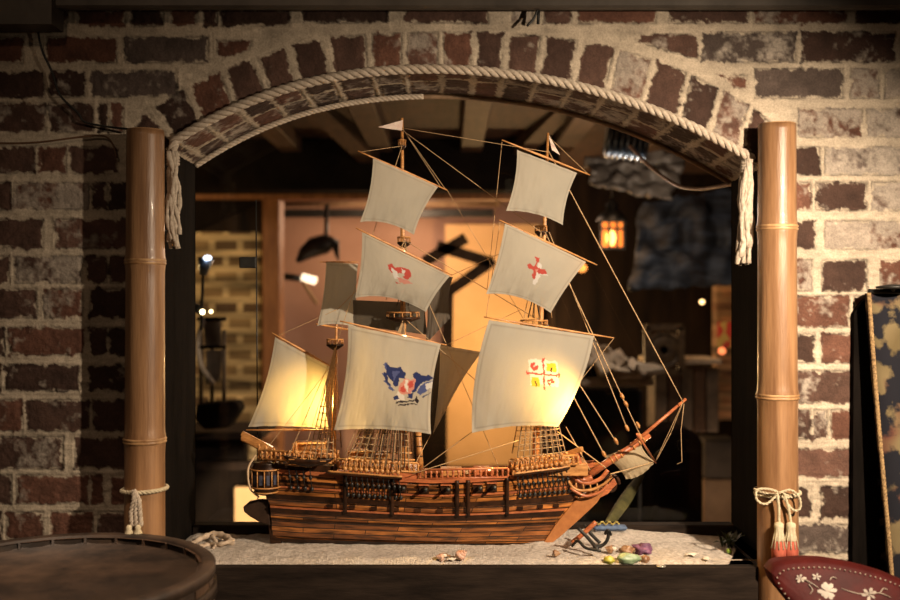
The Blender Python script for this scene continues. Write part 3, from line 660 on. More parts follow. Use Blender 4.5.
for pts,yy in (([(403,120),(402,131),(378,127)],0), ([(548,133),(552,150),(560,155)],0)):
    mb = MB(); mb.prism([V(x,y,D0) for x,y in pts], (0,.001,0)); mb.build('pennant', noisy('pennant_cloth',(.6,.42,.36),(.75,.65,.56),60,.9,0) if 'pennant_cloth' not in bpy.data.materials else bpy.data.materials['pennant_cloth'], ship)
# bowsprit
BA,BB,BC = V(584,478,D0-.01),V(645,438,D0-.005),V(686,399,D0)
MB().tube([BA, BA.lerp(BB,.5), BB+Vector((.01,0,.006))], [.0085,.0075,.006], 10).build('bowsprit', M['red_wood'], ship)
MB().tube([BA.lerp(BB,.75)+Vector((0,-.006,.005)), BC], [.0045,.003], 8).build('jib_boom', M['red_wood'], ship)
for t in (.45,.52,.6,.8,.9,.97): MB().lathe([(.0085,-.0018),(.0095,0),(.0085,.0018)], BA.lerp(BB,t), tuple((BB-BA).normalized()), 10).build('bowsprit_band', M['gold_wood'], ship)
MB().tube([V(637,434,2.02),V(656,463,2.15)], [.0028,.002], 8).build('spritsail_yard', M['red_wood'], ship)
MB().lathe([(.002,0),(.008,.001),(.008,.004),(.002,.005)], V(641,437,D0), (.3,0,1), 10).build('bowsprit_cap', M['red_wood'], ship)
sail('sprit_sail', (604,456,2.12),(641,443,2.12),(655,462,2.15),(626,479,2.13), .02, -4, 3, seed=11, tint=(.52,.42,.27), label='small cream sail slung under the bowsprit')
# beakhead: knees, rails, cathead, figurehead scroll
for pts,r,mt in (([(572,458),(571,470),(577,480),(588,483),(600,479),(608,470)],.0045,'red_wood'), ([(566,478),(575,489),(590,490),(604,484),(612,476)],.003,'gold_wood'), ([(570,488),(585,496),(600,492),(608,484)],.003,'red_wood'),
      ([(575,452),(579,462),(578,474),(584,480),(592,477)],.006,'red_wood')):
    for yo in (-.025,.025): MB().tube(spline([V(x,y,D0+yo) for x,y in pts],5), r, 8).build('head_rail', M[mt], ship)
for px in (576,583,590,597): MB().tube([V(px,483,D0-.027), V(px+1,493,D0-.02)], .0018, 6).build('head_timber', M['gold_wood'], ship)
for yo in (-.04,.04): MB().beam(V(560,457,D0+yo*.6), V(582,449,D0+yo*1.4), .010,.010).build('cathead', M['gold_wood'], ship)
sp_ = []
for i in range(40):
    a = i*.33; rr = .022*(1-i/46); sp_.append(V(611,484,D0)+Vector((rr*math.cos(a)*.8, 0, rr*math.sin(a))))
MB().tube(sp_, .0035, 7).build('figurehead', M['dark_wood'], ship)
MB().prism([V(x,y,D0-.006) for x,y in [(586,494),(606,487),(614,478),(617,484),(608,494),(598,499)]],(0,.012,0)).build('beak', M['red_wood'], ship, bevel=.001)
# standing and running rigging
def line(a, b, r=.0008, mat='line', sg_=0, name='stay'):
    return MB().tube(sag(V(*a),V(*b),sg_), r, 5).build(name, M[mat], ship)
L = [((548,150,2.10),(683,402,2.10),.0012),((545,232,2.1),(641,437,2.1),.0012),((549,232,2.11),(628,431,2.1),.0012),((537,318,2.1),(618,445,2.09),.0013),((535,324,2.09),(606,458,2.09),.0013),
 ((402,128,2.1),(548,152,2.1),.0006),((402,130,2.1),(541,232,2.1),.0008),((404,240,2.1),(535,318,2.1),.0008),((404,245,2.1),(500,470,2.12),.0007),((404,318,2.1),(533,430,2.1),.0009),((402,146,2.1),(336,345,2.1),.0007),
 ((404,243,2.1),(337,310,2.1),.0007),((402,128,2.1),(446,190,2.14),.0006),((402,146,2.1),(360,152,2.05),.0006),((402,128,2.1),(440,186,2.14),.0006),((548,136,2.1),(588,174,2.14),.0006),
 ((447,190,2.14),(530,330,2.15),.0006),((452,275,2.14),(530,240,2.12),.0006),((446,345,2.14),(520,310,2.12),.0006),((502,142,2.05),(487,290,2.05),.0006),((500,222,2.05),(486,317,2.05),.0006),((472,432,2.05),(420,470,2.06),.0009),((333,430,2.05),(300,466,2.05),.0008),
 ((431,434,2.13),(412,470,2.06),.0008),((520,440,2.06),(412,474,2.04),.0009),((336,310,2.1),(275,337,2.085),.0006),((337,345,2.1),(286,462,2.03),.0007),((337,345,2.1),(300,466,2.03),.0007),((330,367,2.1),(262,455,2.05),.0006),
 ((566,427,2.12),(590,470,2.08),.0011),((558,432,2.1),(606,468,2.06),.0014),((683,402,2.10),(655,462,2.15),.0008),((655,462,2.15),(611,474,2.05),.0014),((683,402,2.1),(671,433,2.12),.0008),((671,433,2.12),(656,461,2.15),.001),((614,338,2.145),(577,385,2.12),.0006),
 ((404,318,2.1),(345,455,2.03),.0008),((404,240,2.1),(386,300,2.07),.0008),((404,240,2.1),(422,300,2.13),.0008),((541,232,2.1),(524,318,2.08),.0008),((541,232,2.1),(552,318,2.12),.0008)]
for a,b,r in L: line(a,b,r,'line',.0)
ln = [V(684,404,2.1),V(681,430,2.1),V(682,462,2.1),V(677,464,2.1)]
MB().tube(ln, .0008, 5).build('loose_line', M['line'], ship)
for (x,y,d) in ((616,441,2.09),(604,454,2.09),(627,428,2.1),(638,425,2.1),(626,404,2.1),(622,396,2.1),(640,436,2.1),(580,452,2.1)):
    MB().ball(V(x,y,d), (.004,.004,.008), Matrix.Rotation(R(-28),3,'Y'), 8, 6).build('block', M['gold_wood'], ship)
# ship's working lamps: warm bulbs hidden behind the fore course and by the mizzen
lamp('SPOT', V(553,398,2.10), 4.6, (1,.56,.13), .010, V(553,424,1.99), 158, .5, name='fore_lamp')
lamp('SPOT', V(318,402,2.165), 3.2, (1,.56,.13), .012, V(312,410,2.02), 130, .6, name='stern_lamp')
lamp('POINT', V(584,266,2.11), .12, (1,.42,.12), .008, name='top_lamp')
lamp('SPOT', (-.1,-.75,.95), 16, (1,.55,.24), .03, (.05,.1,-.36), 50, .9, name='ceiling_spot')
# ------------------------------------------------------------ bamboo poles
def bamboo(label, x_top, x_bot, ytop, ybot, nodes, r=.0385):
    c = -.046; d = 2+c
    a = V(x_bot,ybot,d); b = V(x_top,ytop,d); t = thing('bamboo_pole', label, 'bamboo pole', a, 'bamboo poles flanking the arch')
    N_ = 90; pts = []; rr = []
    for i in range(N_+1):
        f = i/N_; py = lerp(ybot,ytop,f); k = 0
        for nd in nodes:
            e = (py-nd)/6; k += .075*math.exp(-e*e)-.03*math.exp(-((py-nd-2)/2.2)**2)
        pts.append(a.lerp(b,f)); rr.append(r*(1+k)*lerp(1.03,.93,f))
    cul = MB().tube(pts, rr, 40); cu = cul.build('culm', M['bamboo'], t)
    for nd in nodes:
        f = (nd-ybot)/(ytop-ybot); p = a.lerp(b,f); rd = r*lerp(1.03,.93,f)
        MB().lathe([(rd*1.04,-.006),(rd*1.10,-.0025),(rd*1.05,-.0005),(rd*1.055,.0005),(rd*1.105,.0028),(rd*1.04,.006)], p, (0,0,1), 40).build('node_ring', M['bamboo_node'], t)
    rd = r*.93; MB().lathe([(rd*.98,.0),(rd*.98,.0015),(rd*.8,.0015),(rd*.8,-.0),(.0005,-.0)], b, (0,0,1), 40).build('cut_end', M['bamboo_node'], t)
    return t
bamboo('left bamboo pole with dark joint, standing beside the barrel', 145.5, 144.5, 131, 640, (262,440))
bamboo('right bamboo pole with two pale joints, standing behind the red chair', 777, 778, 125, 640, (228,396))
# ------------------------------------------------------------ arch ropes and hanging tassels
pts = [V(172,152,1.985)]+[Vector(((p-450)*.002, -.010, (300-float(arch(p)))*.002+.000)) for p in np.linspace(176,748,70)]+[V(752,160,1.985)]
tag(rope(MB(), pts, .0098).build('arch_rope', M['rope']), 'thick pale twisted rope running along the front edge of the brick arch', 'rope')
pts = [Vector(((p-450)*.002, DEP-.020, (300-float(arch(p)))*.002-.008)) for p in np.linspace(168,420,46)]
tag(rope(MB(), pts, .0064).build('arch_rope', M['rope']), 'thinner twisted rope along the back edge of the arch, left half only', 'rope')
def rope_tail(label, x, y0, y1, wx, seed, strands, spread):
    rg = random.Random(seed); t = thing('rope_tassel', label, 'rope tassel', V(x,y0,1.98))
    k = MB()
    for i in range(strands):
        ox = rg.uniform(-1,1); oy = rg.uniform(-1,1); pts = []
        ph = rg.uniform(0,6); le = rg.uniform(.8,1.0)
        for j in range(15):
            f = j/14*le; wv = .006*math.sin(f*9+ph)
            pts.append(V(x+wx*f, lerp(y0,y1,f), 1.978)+Vector((ox*spread*(.35+.65*f**.8)+wv*.8, oy*.010-.002+wv*.4, 0)))
        k.tube(pts, [.0044+.0014*math.sin(q*1.9+ph) for q in range(15)], 6)
    k.build('frayed_strands', M['rope'], t)
    n_ = MB()
    for q in range(4): n_.tube([V(x,y0+3+q*3,1.978)+Vector((.011*math.cos(a*.5236), .009*math.sin(a*.5236), 0)) for a in range(12)], .0030, 6, closed=True)
    n_.build('whipping', M['rope'], t)
rope_tail('chunky frayed rope end hanging beside the left bamboo pole', 173, 152, 250, 1, 3, 13, .013)
rope_tail('stringy frayed rope end hanging beside the right bamboo pole', 747, 160, 266, -3, 5, 16, .013)
# ------------------------------------------------------------ cords tied round the bamboo
def ring_pts(cx_, cy_, cz, r, a0, a1, n, dz=0): return [Vector((cx_+r*math.cos(R(lerp(a0,a1,i/n))), cy_+r*math.sin(R(lerp(a0,a1,i/n))), cz+dz*math.sin(i/n*math.pi))) for i in range(n+1)]
c = V(144.6,490,1.954); t = thing('tied_cord', 'cream twisted cord knotted round the left bamboo pole with hanging tails', 'cord', c)
m_ = rope(MB(), ring_pts(c.x, c.y, c.z, .0425, -180, 180, 40, .004), .0042); m_.build('cord_loop', M['creamcord'], t)
for k in range(3):
    x0 = 133+k*2.5; rope(MB(), [V(134,490,1.905), V(x0+1,500,1.903), V(x0+(-2+k*2),513,1.903), V(x0-1+k*2,526,1.903)], .0048).build('cord_tail', M['rope'], t)
for px in (129,138):
    MB().lathe([(.003,0),(.006,-.004),(.005,-.008),(.008,-.014),(.009,-.019),(.001,-.020)], V(px,525,1.895), (0,0,1), 12).build('tassel', M['creamcord'], t)
c = V(777.5,494,1.954); t = thing('tied_cord', 'cream cord bow round the right bamboo pole with two red tassels', 'cord', c)
rope(MB(), ring_pts(c.x, c.y, c.z, .0425, -180, 180, 40, .003), .0028, 2).build('cord_loop', M['creamcord'], t)
rope(MB(), ring_pts(c.x, c.y, c.z+.008, .0425, -180, 180, 40, -.003), .0028, 2).build('cord_loop', M['creamcord'], t)
for pl in ([(778,492),(768,489),(757,490),(757,500),(766,504),(777,495)],[(779,493),(790,490),(799,497),(800,508),(793,510),(782,496)]):
    rope(MB(), spline([V(x,y,1.903) for x,y in pl],5), .0025, 2).build('bow_loop', M['creamcord'], t)
M['tassel_red'] = noisy('red_tassel', (.30,.05,.03),(.5,.12,.07), 150,.9,.4, 300, stretch=(1,1,.1))
for x0,x1 in ((777,779),(784,791)):
    rope(MB(), [V(x0,493,1.902),V((x0+x1)/2+1,508,1.902),V(x1,524,1.902)], .0028).build('cord_tail', M['creamcord'], t)
    q = V(x1,524,1.902); tt = MB().lathe([(.004,.0),(.0075,-.004),(.0065,-.012),(.009,-.026),(.0135,-.046),(.014,-.07),(.001,-.071)], q, (0,0,1), 16).build('tassel', M['tassel_red'], t)
    for k in range(10):
        a = R(k*36); MB().tube([q+Vector((r_*math.cos(a), r_*math.sin(a), z_)) for r_,z_ in ((.0078,-.006),(.0075,-.014),(.010,-.026),(.0142,-.046))], .0012, 5).build('gold_thread', M['creamcord'], tt)
    MB().lathe([(.003,.004),(.0085,.001),(.0092,-.006),(.0082,-.012),(.0088,-.020),(.0112,-.030),(.0105,-.031)], q, (0,0,1), 16).build('tassel_collar', M['creamcord'], tt)
# cables on the wall
tag(MB().tube(spline([V(35,-5,1.985),V(37,24,1.985),V(42,50,1.985),V(52,72,1.985),V(60,95,1.985),V(78,113,1.985),V(85,122,1.985),V(110,127,1.985),V(138,130,1.97)],6), .0022, 8).build('power_cord', M['black']), 'thin black power cord running down the left brick wall to the bamboo', 'cord')
M['brown_cable'] = noisy('brown_cable',(.10,.045,.02),(.16,.08,.04),40,.6,0)
tag(MB().tube(spline([V(-60,140,1.988),V(0,143,1.988),V(40,142,1.988),V(80,137,1.988),V(103,136,1.988),V(112,143,1.988),V(117,158,1.988)],6), .0018, 8).build('thin_cable', M['brown_cable']), 'thin brown cable sagging across the upper left brick wall', 'cable')
t = thing('rail_bracket', 'black forked bracket hanging from the top rail near the middle', 'bracket', V(537,8,1.96))
MB().tube([V(539,6,1.965),V(538,24,1.965)], .003, 8).build('hook', M['black'], t); MB().tube(spline([V(538,8,1.965),V(534,18,1.965),V(527,26,1.965)],4), .0025, 8).build('hook', M['black'], t)
# ------------------------------------------------------------ barrel
bc = Vector((-.655,-.357,-1.35)); H = .903; rt = .258
t = thing('barrel', 'old dark wooden barrel with a dusty plank lid in the lower left corner', 'barrel', bc)
def brad(f): return rt*(1+.06*math.sin(math.pi*min(1,max(0,f))))
ns = 26
M['barrel_rim'] = noisy('barrel_rim', (.022,.014,.010),(.075,.046,.03), 14,.55,.4,60)
for k in range(ns):
    m_ = MB(); rows = []; g = .004
    for j in range(13):
        f = j/12; r_ = brad(f) ; a0 = 2*math.pi*k/ns+g/r_; a1 = 2*math.pi*(k+1)/ns-g/r_*.2; z = f*H
        th = .022; am = (a0+a1)/2
        rows.append([bc+Vector((q*math.cos(a), q*math.sin(a), z)) for (q,a) in ((r_-th,a0),(r_,a0),(r_*1.002,am),(r_,a1),(r_-th,a1))])
    m_.grid(rows, False); top_ = rows[-1]; m_.add(top_, [(0,1,2,3,4)])
    m_.build('stave', M['barrel'] if k%3 else M['barrel_rim'], t)
MB().lathe([(rt-.018,H-.03),(rt-.018,H+.003),(rt-.014,H+.005),(rt+.001,H+.005),(rt+.005,H+.002),(rt+.005,H-.012)], bc, (0,0,1), 72).build('chime_ring', M['barrel_rim'], t)
for f,wd in ((.970,.02),(.86,.035),(.6,.035)):
    r_ = brad(f)*1.006; r2 = brad(f-wd/H)*1.006; z = f*H
    MB().lathe([(r2,z-wd),(r2+.004,z-wd),(r_+.004,z),(r_,z)], bc, (0,0,1), 64).build('hoop', M['hoop'], t)
MB().lathe([(.001,H-.014),(rt-.020,H-.014),(rt-.020,H-.045)], bc, (0,0,1), 48).build('lid', M['barrel_top'], t)
for k in (-2,-1,0,1,2):
    x = bc.x+k*.09; hw = math.sqrt(max(0,(rt-.024)**2-(k*.09)**2)); MB().box((x-.001,bc.y-hw,bc.z+H-.0142),(x+.001,bc.y+hw,bc.z+H-.0132)).build('lid_seam', M['barrel_rim'], t)
# ------------------------------------------------------------ red leather chair back
t = thing('leather_chair', 'dark red leather chair with white studs and painted white flowers, lower right corner', 'chair', (.74,-.35,-1.35))
dc = 1.72
DXC,DYC = 13,11
oc = [(x+DXC,y+DYC) for x,y in [(763,566),(770,559),(785,555.5),(815,554),(850,559),(885,569),(925,588),(955,612),(960,660),(940,760),(815,760),(800,700),(790,640),(783,603),(774,588),(766,577)]]
cp = spline([V(x,y,dc) for x,y in oc]+[V(oc[0][0],oc[0][1],dc)],5)[:-1]
def cpush(p, k=0): # the back curves away at both ends
    cx_ = V(865,600,dc).x; return p+Vector((0, .55*(p.x-cx_)**2*1.5+(p.z+.52)*.45+k, 0))
cen = V(865,650,dc)
m_ = MB(); n = len(cp); rings = []
for (s_,k) in ((1,.030),(1.0,.012),(.985,.002),(.96,-.002),(.85,-.005),(.6,-.008),(.3,-.009),(.02,-.009)):
    rings.append([cpush(cen+(p-cen)*s_, k) for p in cp]+[cpush(cen+(cp[0]-cen)*s_, k)])
m_.grid(rings); m_.add(rings[0][:-1], [tuple(range(n))]); m_.build('backrest', M['leather'], t)
tr = resample(spline([cen+(V(x,y,dc)-cen)*.93 for x,y in oc[:9]],6)+[], .0085); lt = resample(spline([cen+(V(x,y,dc)-cen)*.93 for x,y in [oc[0]]+oc[::-1][:5]],6), .0085)
allp = tr[:44]+lt[1:14]
def cface(p, off=-.0035):
    return cpush(p, off)
for p in allp:
    MB().ball(cface(p,-.0055), (.0016,.0013,.0016), n=8, m=5).build('stud', M['stud'], t)
rg = random.Random(5)
def flower(x, y, s, pet, name='painted_flower'):
    c_ = V(x+8,y+9,dc); m_ = MB()
    for k in range(pet):
        a = 2*math.pi*k/pet+rg.random()*.4; rr = s*rg.uniform(.8,1.15)
        pl = [c_+Vector((0,0,0))]+[c_+Vector((rr*math.cos(a+q), 0, rr*math.sin(a+q)*.8))*f for q,f in ((-.35,.75),(-.15,1),(.1,1),(.35,.7))]
        m_.add([cface(p,-.0085) for p in pl], [tuple(range(5))])
    m_.build(name, M['stud'], t, fixn=False)
flower(820,583,.016,9); flower(796,572,.009,6); flower(861,585,.012,6); flower(812,570,.008,5); flower(845,600,.012,6)
for pl in ([(796,572),(804,575),(812,580)],[(824,573),(827,570),(831,571)],[(834,580),(848,584),(861,585)],[(861,585),(872,584),(882,588)],[(812,590),(806,597),(802,603)],[(822,592),(824,600),(830,606)],[(872,584),(876,580),(880,581)],[(803,577),(806,582),(803,586)]):
    MB().tube([cface(p,-.008) for p in spline([V(x+8,y+9,dc) for x,y in pl],4)], .0009, 5).build('painted_stem', M['stud'], t)
MB().box((.53,-.80,-.93),(.96,-.36,-.86), bev=.02).build('seat', M['leather'], t)
for x in (.55,.94):
    MB().tube([Vector((x,-.34,-.75)),Vector((x,-.36,-.9)),Vector((x,-.33,-1.35))], .018, 10).build('leg', M['barrel_rim'], t)
    MB().tube([Vector((x,-.78,-.92)),Vector((x,-.78,-1.35))], .018, 10).build('leg', M['barrel_rim'], t)
# ------------------------------------------------------------ tapestry panel on the right wall
M['tap'] = None
def tapestry():
    m, nt, b = new_mat('tapestry_weave'); tc = nt.nodes.new('ShaderNodeTexCoord')
    n = nt.nodes.new('ShaderNodeTexNoise'); n.inputs['Scale'].default_value = 17; n.inputs['Detail'].default_value = 6; nt.links.new(tc.outputs['Object'], n.inputs['Vector'])
    v = nt.nodes.new('ShaderNodeTexNoise'); v.inputs['Scale'].default_value = 14; v.inputs['Detail'].default_value = 1
    mp = nt.nodes.new('ShaderNodeMapping'); mp.inputs['Location'].default_value = (3,1,2); nt.links.new(tc.outputs['Object'], mp.inputs[0]); nt.links.new(mp.outputs[0], v.inputs['Vector'])
    hue = ramp_mix(nt, v.outputs[0], [(.3,(.12,.09,.045)),(.5,(.17,.13,.07)),(.62,(.12,.05,.035)),(.75,(.05,.07,.05))])
    mask = ramp_mix(nt, n.outputs[0], [(.47,(0,0,0)),(.53,(1,1,1))])
    mx = nt.nodes.new('ShaderNodeMix'); mx.data_type = 'RGBA'; nt.links.new(mask, mx.inputs[0]); mx.inputs[6].default_value = (.016,.016,.021,1); nt.links.new(hue, mx.inputs[7])
    wv = nt.nodes.new('ShaderNodeTexWave'); wv.inputs['Scale'].default_value = 160; nt.links.new(tc.outputs['Object'], wv.inputs['Vector'])
    bp = nt.nodes.new('ShaderNodeBump'); bp.inputs['Strength'].default_value = .3; bp.inputs['Distance'].default_value = .001; nt.links.new(wv.outputs[0], bp.inputs['Height']); nt.links.new(bp.outputs[0], b.inputs['Normal'])
    nt.links.new(mx.outputs[2], b.inputs['Base Color']); b.inputs['Roughness'].default_value = .95; b.inputs['Specular IOR Level'].default_value = .05; return m
M['tap'] = tapestry(); M['braid'] = noisy('gold_braid', (.12,.07,.03),(.42,.27,.12), 220,.8,.5,400)
t = thing('tapestry_panel', 'dark flowered tapestry panel with gold braid edge leaning on the right wall', 'tapestry', V(925,680,1.93))
A_,B_ = V(868,293,1.95), V(897,660,1.89); W_ = Vector((.42,0,0))
m_ = MB(); n1 = 30
rows = [[A_.lerp(B_,j/n1)+W_*(i/12)+Vector((0,.003*math.sin(i*1.1+j*.2),0)) for i in range(13)] for j in range(n1+1)]
m_.grid(rows); o = m_.build('woven_panel', M['tap'], t); o.modifiers.new('s','SOLIDIFY').thickness = .014
rope(MB(), [p[0]+Vector((0,-.004,0)) for p in rows], .0042).build('gold_braid_edge', M['braid'], t)
MB().tube([rows[0][0]+Vector((0,-.002,.003)), rows[0][-1]+Vector((0,-.002,.003))], .005, 8).build('top_edge', M['black'], t)
MB().prism([V(863,301,1.985),V(869,297,1.985),V(885,640,1.97),V(852,640,1.98),V(854,313,1.985)], (0,.02,0)).build('shadow_backing', M['frame'], t, bevel=.001)  # dark board built in the shape of the panel's wall shadow
t = thing('picture_light', 'small black clip lamp head above the tapestry panel', 'lamp', V(893,286,1.94))
MB().lathe([(.002,-.004),(.030,-.003),(.032,.001),(.010,.005),(.001,.006)], V(893,287,1.93), (0,0,1), 20).build('shade', M['black'], t)
MB().tube([V(893,287,1.93), V(893,291,1.95)], .004, 8).build('stem', M['black'], t)
# ------------------------------------------------------------ things lying on the sand
def onsand(px, py, d): p = V(px,py,d); return Vector((p.x, p.y, sand_z(p.x,p.y)))
M['shellp'] = noisy('pink_shell', (.45,.18,.11),(.72,.5,.38), 90,.45,.3); M['shellw'] = noisy('white_shell', (.6,.52,.42),(.78,.72,.62), 60,.5,.3); M['shellb'] = noisy('brown_shell', (.16,.07,.03),(.4,.24,.13), 90,.4,.3)
def conch(label, x, y, d, s, mat, axis, rib=.3):
    p = onsand(x,y,d)+Vector((0,0,s*.42)); ax = Vector(axis).normalized(); q = Vector((0,0,1)).rotation_difference(ax); m_ = MB(); rows = []; N_ = 60
    t = thing('sea_shell', label, 'shell', p-Vector((0,0,s*.42)), 'shells on the sand')
    for i in range(N_+1):
        f = i/N_; a = f*4.2*2*math.pi; r_ = s*.40*(1-f)**1.15; zc = s*(-.25+.9*f**.8); cc = Vector((r_*.55*math.cos(a), r_*.55*math.sin(a), zc)); tr_ = r_*.62*(1+rib*.4*math.sin(i*1.7))
        rd = Vector((math.cos(a),math.sin(a),0))
        rows.append([p+q@(cc+rd*(tr_*math.cos(b_))+Vector((0,0,tr_*1.15*math.sin(b_)))) for b_ in [2*math.pi*k/10 for k in range(11)]])
    m_.grid(rows); m_.build('whorl', mat, t)
    m_ = MB().ball(p+q@Vector((s*.22,0,-s*.30)), (s*.20,s*.10,s*.26), q.to_matrix().to_4x4(), 10, 8); m_.build('lip', M['shellw'], t)
    return t
def scallop(label, x, y, d, s, mat, rz):
    p = onsand(x,y,d); t = thing('scallop_shell', label, 'shell', p, 'shells on the sand'); m_ = MB(); rows = []
    for i in range(9):
        f = i/8; rows.append([p+Matrix.Rotation(rz,3,'Z')@Vector((s*f*math.sin(R(a)), s*f*math.cos(R(a))-s*.4, .002+s*.34*math.sin(f*2.6)*.8+.03*s*f*(k%2))) for k,a in enumerate(range(-75,76,6))])
    m_.grid(rows); o = m_.build('ribbed_valve', mat, t); o.modifiers.new('s','SOLIDIFY').thickness = .0012
conch('pink spiral shell, right one of the small heap before the hull', 461,552,1.985,.028, M['shellp'], (.6,-.3,.5))
scallop('pale ribbed shell in the middle of the small heap before the hull', 452,554,1.98,.014, M['shellw'], .5)
conch('reddish pointed shell, left one of the small heap before the hull', 441,555,1.98,.020, M['shellp'], (-.8,-.2,.2))
scallop('brown ribbed shell tucked behind the small heap before the hull', 447,549,2.0,.012, M['shellb'], 2.1)
M['purple'] = noisy('purple_coral',(.09,.03,.075),(.26,.11,.2),80,.6,.6); M['greenstone'] = noisy('green_stone',(.16,.24,.13),(.34,.42,.26),60,.4,.3); M['yelstone'] = noisy('yellow_stone',(.30,.28,.03),(.5,.45,.08),60,.4,.3)
def pebble(name, label, cat, x, y, d, r, mat, seed, lump=.35):
    p = onsand(x,y,d); o = MB().ball(p+Vector((0,0,r[2]*.75)), r, None, 20, 12, lump, seed).build(name, mat); return tag(o, label, cat, 'stones and shells by the anchor')
pebble('coral_lump','knobbly purple coral lump on the sand behind the green stone','coral',643,546,2.03,(.018,.012,.012),M['purple'],1,.9)
pebble('stone','brown speckled stone beside the purple coral lump','stone',627,547,2.03,(.014,.010,.009),M['shellb'],2,.5)
pebble('stone','pale green stone at the front edge of the sand','stone',628,557,1.975,(.021,.012,.011),M['greenstone'],3,.45)
pebble('stone','small yellow-green stone left of the pale green stone','stone',609,558,1.975,(.011,.009,.008),M['yelstone'],4,.3)
conch('mottled brown shell lying left of the speckled stone', 610,549,2.02,.022, M['shellb'], (-.7,-.2,.3)); pebble('stone','small brown stone right of the pale green stone','stone',645,556,1.98,(.009,.008,.008),M['shellb'],6,.3)
scallop('white shell fragment, left of two at the right end of the sand', 692,551,2.01,.016, M['shellw'], .4); scallop('white shell fragment, right of two at the right end of the sand', 707,555,1.99,.014, M['shellw'], 1.4)
conch('dark weathered shell half buried at the foot of the stem', 556,551,2.0,.018, M['shellb'], (.7,-.3,.1))
tag(MB().lathe([(.0005,0),(.009,0),(.0095,.001),(.009,.002),(.0005,.0022)], Vector((V(661,566,1.955).x, -.045, ZS-.004)), (0,0,1), 24).build('coin', noisy('silver_coin',(.5,.47,.4),(.7,.66,.56),60,.3,.2,metal=.7)), 'small round silver coin on the ledge edge below the stones', 'coin')
# anchor beside the bow
t = thing('anchor', 'small black anchor with a red-brown wooden stock beside the ship bow', 'anchor', onsand(590,548,2.04))
def bar(pl, r_, nm, mt): MB().tube(spline([V(*p) for p in pl],5), r_, 8).build(nm, M[mt], t)
bar([(572,543,2.05),(584,533,2.05),(596,522,2.05)], .0052, 'stock', 'red_wood'); bar([(578,528,2.03),(588,538,2.02),(598,550,2.0)], .0038, 'shank', 'black')
bar([(572,546,2.03),(578,541,2.02),(586,548,2.0),(601,551,1.99)], .003, 'arm', 'black')
t = thing('anchor', 'second black anchor with curved arms standing behind the wooden-stocked anchor', 'anchor', onsand(604,545,2.07))
bar([(584,525,2.08),(592,535,2.07),(600,543,2.06)], .0036, 'shank', 'black'); bar([(593,547,2.06),(603,545,2.06),(608,538,2.06),(608,530,2.06)], .0036, 'arm', 'black'); bar([(605,534,2.06),(608,530,2.055),(611,535,2.06)], .003, 'fluke', 'black')
# bone-like driftwood at the left
M['bone'] = noisy('bleached_bone',(.36,.27,.19),(.62,.5,.38),50,.7,.5)
t = thing('driftwood', 'bleached forked driftwood on the left end of the sand', 'driftwood', onsand(212,543,2.12))
def limb(pl, rr): m_ = MB(); P_ = spline([V(*p) for p in pl],5); n_ = len(P_); m_.tube(P_, [lerp(rr[0],rr[1],i/(n_-1))*(1+.2*math.sin(i*2.1)) for i in range(n_)], 9); m_.build('branch', M['bone'], t)
limb([(190,545,2.1),(202,538,2.12),(214,534,2.14),(226,537,2.13),(232,543,2.1)], (.005,.008)); limb([(198,548,2.08),(210,545,2.1),(222,544,2.08),(234,540,2.1)], (.007,.004)); limb([(212,536,2.13),(216,543,2.1),(213,549,2.06)], (.005,.003))
# blue cloth-covered case with a gold bead chain, leafy tuft
M['bluecloth'] = noisy('blue_cloth',(.05,.08,.15),(.12,.18,.30),50,.8,.3)
tag(MB().box(tuple(V(594,531,2.17)), tuple(V(626,524,2.19)), bev=.004).build('blue_box', M['bluecloth']), 'flat blue cloth box behind the bow at the back of the sand', 'box')
t = thing('bead_chain', 'gold bead chain draped over the blue box', 'chain', V(608,524,2.16)); M['goldb'] = noisy('gold_bead',(.5,.4,.12),(.7,.6,.2),30,.3,0,metal=.6)
for i in range(16):
    MB().ball(V(597+i*1.45, 523.0+1.4*math.sin(i*1.3), 2.168), .0022, n=8, m=6).build('bead', M['goldb'], t)
# ------------------------------------------------------------ room behind the glass
BY = lambda px,py,d: V(px,py,d)
FZ,CZ = -1.35,.76
M['dfloor'] = noisy('tan_floor',(.16,.10,.06),(.30,.2,.12),4,.6,.2,30); M['dceil'] = noisy('ceiling_boards',(.03,.012,.006),(.08,.035,.015),5,.7,.3,stretch=(6,1,1)); M['joist'] = noisy('joist_wood',(.032,.013,.005),(.075,.034,.013),7,.65,.3,stretch=(6,1,6))
M['darkwall'] = noisy('dark_panelling',(.009,.006,.005),(.032,.019,.012),3,.8,.3,stretch=(4,4,.6),spec=.12); M['beam'] = noisy('black_beam',(.007,.005,.004),(.016,.011,.008),6,.9,.3,spec=.05)
M['pink'] = noisy('pink_plaster',(.42,.245,.18),(.52,.32,.24),2.2,.85,.2,20); M['orangewood'] = noisy('orange_wood',(.20,.075,.025),(.36,.15,.05),8,.6,.3,stretch=(6,6,.7))
M['cream'] = noisy('cream_board',(.60,.37,.17),(.72,.46,.23),2.5,.8,.1); M['white'] = noisy('crumpled_cloth',(.36,.29,.22),(.6,.5,.38),14,.9,.4)
M['backbrick'] = None
def struct(name, mb_, mat, fix=True): return tag(mb_.build(name, mat, fixn=fix), kind='structure')
struct('floor', MB().box((-3.2,-3.0,FZ-.05),(3.2,7.2,FZ)), M['dfloor']); struct('ceiling', MB().box((-3.2,.26,CZ),(3.2,7.2,CZ+.05)), M['dceil'])
struct('wall_left', MB().box((-3.25,.26,FZ),(-3.2,7.2,CZ)), M['darkwall']); struct('wall_right', MB().box((3.2,.26,FZ),(3.25,7.2,CZ)), M['darkwall'])
dP = 6.6; XP = V(545,0,dP).x
struct('wall_rear', MB().box((-3.2,dP-2,FZ),(XP,dP-1.95,CZ)), M['pink'])
